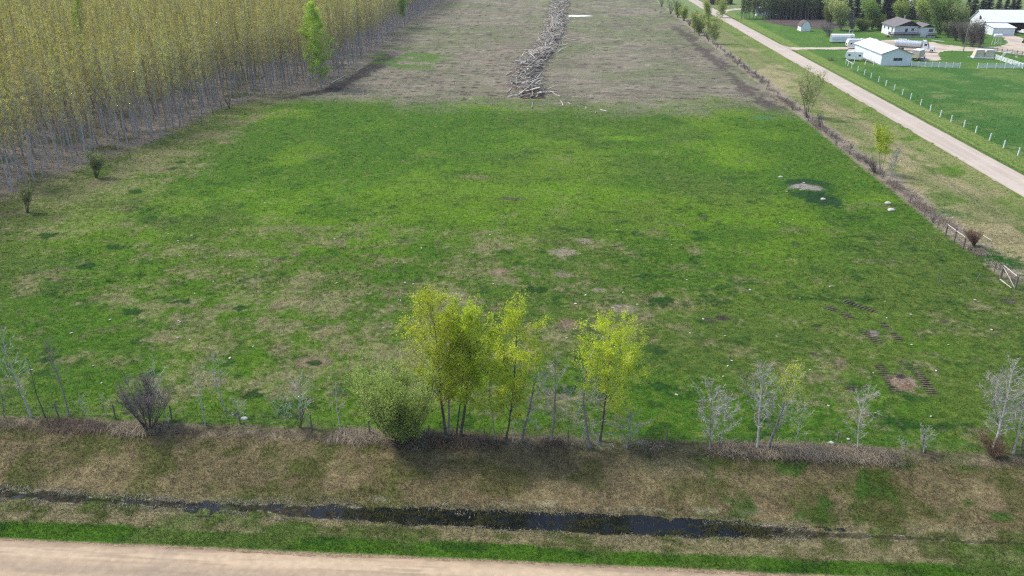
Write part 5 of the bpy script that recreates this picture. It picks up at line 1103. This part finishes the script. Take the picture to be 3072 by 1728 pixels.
# box truck beside the garage
bt = empty("box_truck", (119.0, 285.0, .03), R(52), "beige box truck with a pale roof, nose away, tight behind the garage's right corner", "truck")
MB().box(-3.6, 1.9, -1.2, 1.2, .85, 3.25).obj("cargo_box", 'beige', bt, bev=.04); MB().box(-3.66, 1.96, -1.26, 1.26, 3.27, 3.36).obj("box_roof", 'wpaint', bt)
MB().prism([(2.05, .6), (3.5, .6), (3.5, 1.6), (3.1, 2.4), (2.05, 2.45)], -1.0, 1.0, axis='y').obj("cab", 'vpaint', bt, bev=.08); MB().prism([(3.5, .6), (4.7, .6), (4.65, 1.35), (3.5, 1.55)], -.85, .85, axis='y').obj("hood", 'vpaint', bt, bev=.08)
MB().prism([(3.47, 1.66), (3.52, 1.66), (3.18, 2.34), (3.13, 2.34)], -.85, .85, axis='y').obj("windshield", 'glass', bt); MB().box(-3.6, 4.4, -.4, .4, .55, .84).obj("chassis", 'black', bt)
for s3 in (-1, 1): wheel(bt, 4.0, s3 * .88, .42, .28, s3); wheel(bt, -1.9, s3 * .9, .45, .4, s3); MB().box(2.4, 3.1, s3 * 1.01 - .01, s3 * 1.01 + .01, 1.6, 2.2).obj("side_window", 'glass', bt)
# travel trailer in front of the garage
def trailer(name, label, loc, rz, L_, w_, h_, nw, cat, rounded=.35, tongue=True, roofbox=True):
    t_ = empty(name, loc, rz, label, cat); r_ = rounded
    MB().prism([(-L_ / 2, .75), (-L_ / 2 + .3, .5), (L_ / 2 - .7, .5), (L_ / 2, 1.1), (L_ / 2, 2.0), (L_ / 2 - r_, h_ - .06), (L_ / 2 - r_ * 2, h_), (-L_ / 2 + r_, h_), (-L_ / 2, h_ - r_)], -w_ / 2, w_ / 2, axis='y').obj("body", 'vpaint', t_, bev=.07)
    for i in range(nw):
        x_ = -L_ / 2 + .9 + i * (L_ - 2.2) / max(1, nw - 1) if nw > 1 else 0
        for s3 in (-1, 1): MB().box(x_ - .35, x_ + .35, s3 * (w_ / 2 + .012) - .01, s3 * (w_ / 2 + .012) + .01, 1.55, 2.1).obj("window", 'glass', t_)
    MB().box(L_ / 2 + .005, L_ / 2 + .02, -.6, .6, 1.3, 1.9).obj("front_window", 'glass', t_)
    if roofbox: MB().box(-.4, .6, -.35, .35, h_ + .01, h_ + .28).obj("roof_unit", 'vpaint', t_, bev=.05)
    if tongue: MB().beam((L_ / 2 - .6, 0, .5), (L_ / 2 + 1.1, 0, .5), .12).obj("tongue", 'black', t_)
    for s3 in (-1, 1):
        for x_ in (-.45, .35): wheel(t_, x_, s3 * (w_ / 2 - .14), .33, .2, s3)
    return t_
trailer("travel_trailer", "white travel trailer on the lawn left of the garage's front", (96.7, 281.6, .02), R(158), 5.4, 2.4, 2.95, 2, "camper")
trailer("fifth_wheel_camper", "long white camper mostly hidden behind the back of the garage", (109.2, 312.0, .02), R(180), 11.0, 2.5, 3.3, 4, "camper")
ct = empty("cargo_trailer", (107.3, 328.6, .02), R(2), "white round topped shed trailer with a grey end, left of the hidden camper", "trailer")
pf_ = [(-1.3, .35), (1.3, .35), (1.3, 2.3), (1.0, 2.95), (.4, 3.2), (-.4, 3.2), (-1.0, 2.95), (-1.3, 2.3)]
MB().prism(pf_, -4.3, 4.1, axis='x').obj("body", 'wpaint', ct); MB().prism([(u * .93, .4 + (z - .35) * .93) for u, z in pf_], -4.36, -4.305, axis='x').obj("end_door", 'steel', ct)
MB().box(-4.2, 4.0, -1.36, -1.305, 1.25, 1.32).obj("trim_strip", 'steel', ct); MB().box(2.9, 3.4, -1.33, -1.305, 1.7, 2.2).obj("window", 'glass', ct)
for s3 in (-1, 1):
    for x_ in (-.5, .4): wheel(ct, x_, s3 * 1.15, .36, .2, s3)
hb = empty("basketball_hoop", (108.6, 322.4, 0), 0, "round white sign disc on a grey post in front of the round topped trailer", "sign")
MB().cyl((0, 0, -.1), (0, 0, 2.9), .06, 8).obj("pole", 'post', hb); MB().cyl((0, -.10, 3.2), (0, -.07, 3.2), .55, 24).obj("disc", 'wpaint', hb)
ar = empty("yellow_frame", (111.2, 331.5, 0), .2, "yellow and white pipe arch standing behind the round topped trailer", "frame")
for x_ in (-.75, .75): MB().cyl((x_, 0, -.1), (x_, 0, 4.4), .06, 8).obj("upright", 'wpaint', ar)
MB().beam((-.85, 0, 4.4), (.85, 0, 4.4), .2).obj("crossbar", 'beige', ar)
# twin stock trailer / hutch
hx2, hy2 = GZ(2922, 177)[:2]
ht = empty("stock_trailer", (hx2 + 3.4, hy2 + 1.7, 0), R(-4), "beige two bay stock trailer with two white hatch roofs inside the white fences", "trailer")
MB().box(-3.3, 3.3, -1.35, 1.35, .12, .62).obj("bed", 'wpaint', ht, bev=.03); MB().beam((-3.3, 0, .4), (-4.9, 0, .4), .12).obj("tongue", 'wpaint', ht)
for a, b_ in ((-3.1, .0), (.08, 3.15)):
    MB().add([(a, -1.3, .63), (b_, -1.3, .63), (b_, 1.3, .63), (a, 1.3, .63), (a + .45, -1.15, 2.75), (b_ - .08, -1.15, 2.75), (b_ - .08, 1.15, 2.75), (a + .45, 1.15, 2.75)], [(0, 3, 2, 1), (4, 5, 6, 7), (0, 1, 5, 4), (1, 2, 6, 5), (2, 3, 7, 6), (3, 0, 4, 7)]).obj("bay", 'beige', ht, bev=.06)
    MB().box(a + .5, b_ - .15, -1.1, 1.1, 2.77, 2.95).obj("roof_hatch", 'wpaint', ht, bev=.04)
for s3 in (-1, 1): wheel(ht, -.6, s3 * 1.2, .34, .2, s3)
# fuel tank on a stand
fx, fy = GZ(2988, 134)[:2]
ft = empty("fuel_tank", (fx, fy, 0), .1, "white fuel tank raised on a braced steel stand beside the yard", "tank")
MB().cyl((-1.35, 0, 3.35), (1.35, 0, 3.35), .62, 20, dome=.18).obj("tank", 'wpaint', ft)
for x_ in (-1, 1):
    for y_ in (-.6, .6): MB().beam((x_ * 1.25, y_ * 1.5, -.05), (x_ * .95, y_, 2.72), .10).obj("leg", 'wpaint', ft)
MB().beam((-1.2, -.85, .3), (1.0, -.65, 2.4), .06).beam((1.2, -.85, .3), (-1.0, -.65, 2.4), .06).obj("brace", 'wpaint', ft); MB().cyl((0, 0, 3.95), (0, 0, 4.15), .14, 10).obj("filler_cap", 'red', ft)
# tractor behind the fuel tank, tractor at the edge, van at the edge
def tractor(label, loc, rz, m):
    t_ = empty("tractor", loc, rz, label, "tractor"); MB().prism([(.2, .9), (2.6, .9), (2.7, 1.5), (.2, 1.75)], -.42, .42, axis='y').obj("hood", m, t_, bev=.06)
    MB().prism([(-1.2, 1.1), (.2, 1.1), (.1, 2.6), (-1.1, 2.6)], -.7, .7, axis='y').obj("cab", 'glass', t_, bev=.04); MB().box(-1.3, .25, -.8, .8, 2.62, 2.74).obj("cab_roof", m, t_)
    for s3 in (-1, 1): wheel(t_, -.8, s3 * .95, .85, .45, s3); wheel(t_, 2.1, s3 * .75, .45, .28, s3)
    MB().box(-1.5, 2.5, -.35, .35, .6, .9).obj("chassis", 'black', t_); return t_
tractor("dark tractor standing behind the left leg of the fuel tank stand", (159.8, 330.5, 0), R(70), 'black'); tractor("dark tractor cut by the right edge of the photo on the gravel yard", (178.6, 331.0, .03), R(195), 'black')
v2 = empty("pickup_truck", (191.8, 361.5, 0), R(100), "white pickup cut by the right edge in front of the machine shed", "truck")
MB().prism([(-2.7, .5), (2.8, .5), (2.85, 1.1), (-2.7, 1.1)], -.98, .98, axis='y').obj("body", 'vpaint', v2, bev=.09); MB().prism([(-.9, 1.1), (1.5, 1.1), (.8, 1.85), (-.8, 1.85)], -.85, .85, axis='y').obj("cab", 'vpaint', v2, bev=.09)
MB().prism([(1.47, 1.14), (1.53, 1.14), (.87, 1.78), (.81, 1.78)], -.75, .75, axis='y').obj("windshield", 'glass', v2)
for s3 in (-1, 1): wheel(v2, 1.8, s3 * .88, .4, .26, s3); wheel(v2, -1.7, s3 * .88, .4, .26, s3)
# yard light pole
px_, py_ = GZ(2889, 157)[:2]; tpx, tpz = GY(2905, 72, py_)
lp = empty("light_pole", (px_, py_, 0), 0, "tall grey timber pole at the edge of the yard lawn", "pole"); w = Wood(); w.tube(np.array([(0, 0, -.4), ((tpx - px_) * .15, 0, tpz * .5), ((tpx - px_) * .3, 0, tpz)]), np.array([.17, .14, .11]), 8); link(w.mesh("pole"), "pole", M['bark_grey'], lp)
MB().beam(((tpx - px_) * .3, 0, tpz - .3), ((tpx - px_) * .3 + .9, -.2, tpz - .1), .06).obj("arm", 'steel', lp); MB().cyl(((tpx - px_) * .3 + .9, -.2, tpz - .3), ((tpx - px_) * .3 + .9, -.2, tpz - .1), .18, 10).obj("lamp", 'steel', lp)
# corral rails with hay wagon hoops
cr = empty("corral_fence", GZ(2975, 158)[:2] + (0,), 0, "weathered plank corral between the beige stock trailer and the gravel yard", "fence")
a = Vector(GZ(2975, 158)[:2] + (0,)); b_ = Vector(GZ(3080, 172)[:2] + (0,)); d = b_ - a
for i in range(8): w = Wood(); w.tube(np.array([(0, 0, -.2), (0, 0, 1.0), (.02, 0, 1.9)]), np.full(3, .12), 7); link(w.mesh("post"), "post", M['post'], cr, d * (i / 7))
for z_ in (.5, 1.0, 1.5): MB().beam((0, -.15, z_), d + Vector((0, -.15, z_)), .05, .16).obj("rail", 'post', cr)
hw = empty("wagon_hoops", GZ(3030, 174)[:2] + (0,), -.2, "white pipe hoops of a feeder standing by the corral", "feeder")
for k in range(3):
    w = Wood(); q = np.linspace(0, math.pi, 12); w.tube(np.stack([np.cos(q) * 2.2, q * 0 + k * 1.0, np.sin(q) * 2.0], 1), np.full(12, .06), 6); link(w.mesh("hoop"), "hoop", M['wpaint'], hw)
MB().beam((-2.2, 0, .3), (-2.2, 2.0, .3), .08).beam((2.2, 0, .3), (2.2, 2.0, .3), .08).obj("base_rail", 'wpaint', hw)
w = Wood(); rg = np.random.default_rng(4); A = rg.normal(0, .5, (40, 3)) * [1.3, .8, .1] + [0, 0, .25]; D = rg.normal(0, 1, (40, 3)) * [1, 1, .6]; w.sticks(A, A + unit(D) * .9, .05, .03, 4)
tag(link(w.mesh("branch_pile"), "branch_pile", M['twig_red'], None, G(2493, 182)), "small heap of brown branches on the lawn left of the travel trailer", "branches")

# ---------------------------------------------------------------- trees of the farmstead
def spruce_parts(seed, h=14):
    g = np.random.default_rng(seed); W = Wood(); W.tube(np.array([(0, 0, -.2), (0, 0, h * .5), (0, 0, h)]), np.array([.22, .14, .03]), 7)
    nb = 190; t = np.sort(g.uniform(.05, .985, nb)); az = np.arange(nb) * 2.4; Rr = (1 - t) ** .85 * h * .21 * g.uniform(.75, 1.12, nb) + .12
    pts = []
    for i in range(nb):
        m_ = max(14, int(120 * Rr[i] / (h * .21))); u = g.uniform(.1, 1, m_); wd = .34 * Rr[i] * u * (1.15 - u) * g.normal(0, 1, m_)
        x = np.cos(az[i]) * u * Rr[i] - np.sin(az[i]) * wd; y = np.sin(az[i]) * u * Rr[i] + np.cos(az[i]) * wd
        pts.append(np.stack([x, y, t[i] * h - u * Rr[i] * .30 + .12 * u * u * Rr[i] + g.normal(0, .05, m_)], 1))
    pts = np.concatenate(pts); n = len(pts); out = unit(pts * [1, 1, 0] + g.normal(0, .2, (n, 3))); a = unit(out * [1, 1, 1] + [0, 0, -.45]); s_ = g.uniform(.18, .38, (n, 1)); side = unit(np.cross(a, g.normal(0, .25, (n, 3)) + [0, 0, 1.0]))
    V = np.stack([pts - side * s_ * .4, pts + side * s_ * .4, pts + a * s_ * 1.1], 1).reshape(-1, 3)
    return W.mesh("trunk"), np_mesh("crown", V, np.arange(len(V)).reshape(-1, 3))
sp = [spruce_parts(i) for i in range(4)]
for a, b_ in sp: a.materials.append(M['bark_dark']); b_.materials.append(M['needle'])
rg = np.random.default_rng(9)
for i in range(40):
    x = 104 + i * 2.2 + rg.normal(0, .5); y = 420 + i * .1 + (i % 3) * 3.0 + rg.normal(0, .6)
    x += rg.normal(0, .8); y += rg.normal(0, 1.2)
    k_ = rg.uniform(.75, 1.25); root = empty("spruce", (x, y, 0), rg.uniform(0, 6), "dark spruce in the shelter row behind the farmhouse", "tree", "dark spruces behind the farmhouse"); root.scale = (k_ * 1.35, k_ * 1.35, k_)
    link(sp[i % 4][0], "trunk", None, root); link(sp[i % 4][1], "crown", None, root)
for i in range(8):
    x = 190 + i * 3.4; y = 412 + rg.normal(0, 1); k_ = rg.uniform(.8, 1.0); root = empty("spruce", (x, y, 0), rg.uniform(0, 6), "dark spruce in the row behind the machine shed", "tree", "dark spruces behind the machine shed"); root.scale = (k_ * 1.4, k_ * 1.4, k_)
    link(sp[i % 4][0], "trunk", None, root); link(sp[i % 4][1], "crown", None, root)
def bp_(seed):
    g = np.random.default_rng(seed); W, Tw, e_ = grow(g, 13, lean=(g.normal(0, .4), 0), r0=.11, nprim=34, t0=.2, Lp=.12, elev=50, nsec=4, nter=2, twig=.02, seglen=.5); Wd = Wood(); Wd.V = W.V + Tw.V; Wd.F = W.F + [f + W.n for f in Tw.F]; Wd.n = 1
    Cn = e_[g.integers(0, len(e_), 900)] + g.normal(0, .2, (900, 3)); return Wd.mesh("trunk"), leaf_mesh("crown", g, Cn, .22, C(.10, .14, .045), .25, C(.17, .22, .06))
br = [bp_(40 + i) for i in range(4)]
for a, b_ in br: a.materials.append(M['bark_grey']); b_.materials.append(M['leaf'])
for i in range(64):
    x = 86.0 + i * .56 + rg.normal(0, .3); y = 415 + (i % 3) * 2.2 + rg.normal(0, .6); k_ = rg.uniform(.75, 1.05); root = empty("row_poplar", (x, y, 0), rg.uniform(0, 6), "slender grey stemmed poplar in the tree row left of the spruces", "tree", "slender poplars behind the garden"); root.scale = (k_, k_, k_)
    link(br[i % 4][0], "trunk", None, root); link(br[i % 4][1], "crown", None, root)
yk = dict(lsize=.36, lspread=.6, nsec=5, nter=3, twig=.03, prof='oval')
PG = (C(.33, .39, .14), C(.44, .50, .17))
nt("yard_tree", "broad pale green tree with grey stems left of the farmhouse lawn", "tree", (2523, 92), (2520, -8), 120, 'bark_grey', leaf=PG, nleaf=7000, r0=.2, stems=9, splay=0.50, nprim=170, t0=.15, Lp=.24, elev=48, **yk)
nt("yard_shrub", "wide grey brown bare shrub in front of the broad pale green tree", "shrub", (2487, 108), (2480, 62), 121, 'twig_purple', r0=.06, stems=26, splay=0.90, nprim=260, t0=.15, Lp=.3, elev=50, nsec=5, nter=4, twig=.03)
nt("yard_shrub", "purple grey bare shrub between the two green trees left of the farmhouse", "shrub", (2556, 93), (2555, 36), 122, 'twig_purple', r0=.07, stems=22, splay=0.54, nprim=260, t0=.12, Lp=.26, elev=50, nsec=5, nter=4, twig=.035)
nt("yard_tree", "fresh green round tree left of the farmhouse roof", "tree", (2617, 90), (2618, -4), 123, 'bark_grey', leaf=FG, nleaf=8000, r0=.2, stems=8, splay=0.43, nprim=160, t0=.12, Lp=.24, elev=45, **yk)
nt("yard_shrub", "dull olive bush at the left corner of the farmhouse", "shrub", (2636, 92), (2640, 48), 124, 'bark_grey', leaf=SAGE, nleaf=2600, r0=.1, stems=10, splay=0.48, nprim=90, t0=.1, Lp=.26, elev=50, **yk)
nt("yard_tree", "yellow green tree peering over the farmhouse roof", "tree", (2705, 66), (2712, -4), 125, 'bark_grey', leaf=YG, nleaf=6500, r0=.2, stems=8, splay=0.58, nprim=150, t0=.15, Lp=.26, elev=45, **yk)
nt("yard_tree", "dark leafless tree directly right of the farmhouse ridge", "tree", (2768, 84), (2762, 22), 126, 'twig_purple', r0=.12, stems=9, splay=0.36, nprim=200, t0=.15, Lp=.24, elev=50, nsec=5, nter=4, twig=.035)
nt("yard_tree", "tallest wide green tree between the farmhouse and the machine shed", "tree", (2818, 104), (2822, -40), 127, 'bark_grey', leaf=FG, nleaf=10000, r0=.22, stems=12, splay=0.43, nprim=240, t0=.06, Lp=.22, elev=48, **yk)
nt("yard_tree", "yellow green tree left of the tallest green one, over the small wing roof", "tree", (2790, 88), (2778, -20), 128, 'bark_grey', leaf=YG, nleaf=6000, r0=.2, stems=8, splay=0.41, nprim=150, t0=.2, Lp=.22, elev=48, **yk)
nt("yard_tree", "pale green tree partly covering the machine shed gable", "tree", (2868, 108), (2872, 5), 129, 'bark_grey', leaf=PG, nleaf=5500, r0=.2, stems=9, splay=0.43, nprim=160, t0=.15, Lp=.22, elev=48, **yk)
nt("yard_tree", "green tree filling the gap behind the farmhouse wing", "tree", (2838, 92), (2842, -20), 150, 'bark_grey', leaf=FG, nleaf=6500, r0=.2, stems=9, splay=0.48, nprim=150, t0=.1, Lp=.24, elev=45, **yk)
nt("yard_tree", "pale green tree straight behind the dark leafless tree by the house", "tree", (2772, 70), (2770, -30), 151, 'bark_grey', leaf=PG, nleaf=6000, r0=.2, stems=9, splay=0.48, nprim=150, t0=.1, Lp=.24, elev=45, **yk)
nt("yard_tree", "pale olive tree left behind the broad pale green tree", "tree", (2490, 74), (2492, 8), 152, 'bark_grey', leaf=SAGE, nleaf=4500, r0=.2, stems=8, splay=0.54, nprim=130, t0=.1, Lp=.26, elev=45, **yk)
nt("yard_shrub", "low olive scrub behind the lawn between the purple shrub and the house", "shrub", (2590, 92), (2588, 58), 153, 'bark_grey', leaf=SAGE, nleaf=3500, r0=.08, stems=14, splay=1.08, nprim=120, t0=.1, Lp=.3, elev=45, **yk)
for i, (b0, t0_, lb, sp3) in enumerate((((2868, 122), (2862, 62), "dark purple thicket left of the lean-to, leftmost of the dark clump", .34), ((2890, 132), (2890, 60), "dark purple thicket in the middle of the clump behind the timber pole", .30), ((2915, 140), (2915, 62), "dark purple thicket right of the timber pole", .28), ((2936, 143), (2938, 58), "rightmost dark thicket of the clump, against the lean-to wall", .24), ((2845, 112), (2840, 66), "dull green grey thicket between the tallest green tree and the dark clump", .35))):
    nt("yard_thicket", lb, "shrub", b0, t0_, 130 + i, 'twig_purple', leaf=(C(.12, .12, .08), C(.17, .17, .11)) if i != 4 else SAGE, nleaf=1700, lsize=.26, lspread=.5, r0=.08, stems=30, splay=sp3 * 1.35, nprim=330, t0=.06, Lp=.24, elev=55, nsec=5, nter=4, twig=.035)
# conifers and field trees far off at the top right
nt("distant_tree", "small leafless tree on the far pale pasture at the top right corner", "tree", (3040, 8), (3040, -30), 140, 'bark_dark', r0=.3, stems=3, splay=0.36, nprim=60, t0=.2, Lp=.3, elev=45, twig=.04)
print("done", round(time.time() - T0, 1))

# ---------------------------------------------------------------- thin spring haze
hm = bpy.data.materials.new("haze"); hm.use_nodes = True; hN = hm.node_tree.nodes; hN.remove(hN["Principled BSDF"])
pv_ = hN.new("ShaderNodeVolumePrincipled"); pv_.inputs["Color"].default_value = (.86, .90, .96, 1); pv_.inputs["Density"].default_value = .00011; pv_.inputs["Anisotropy"].default_value = .2
hm.node_tree.links.new(pv_.outputs[0], hN["Material Output"].inputs["Volume"])
hz_ = MB().box(-420, 420, -30, 760, -4, 46); me = bpy.data.meshes.new("haze"); me.from_pydata(hz_.v, [], hz_.f); me.materials.append(hm)
tag(link(me, "haze"), "thin pale spring haze over the fields", "haze", kind="stuff")
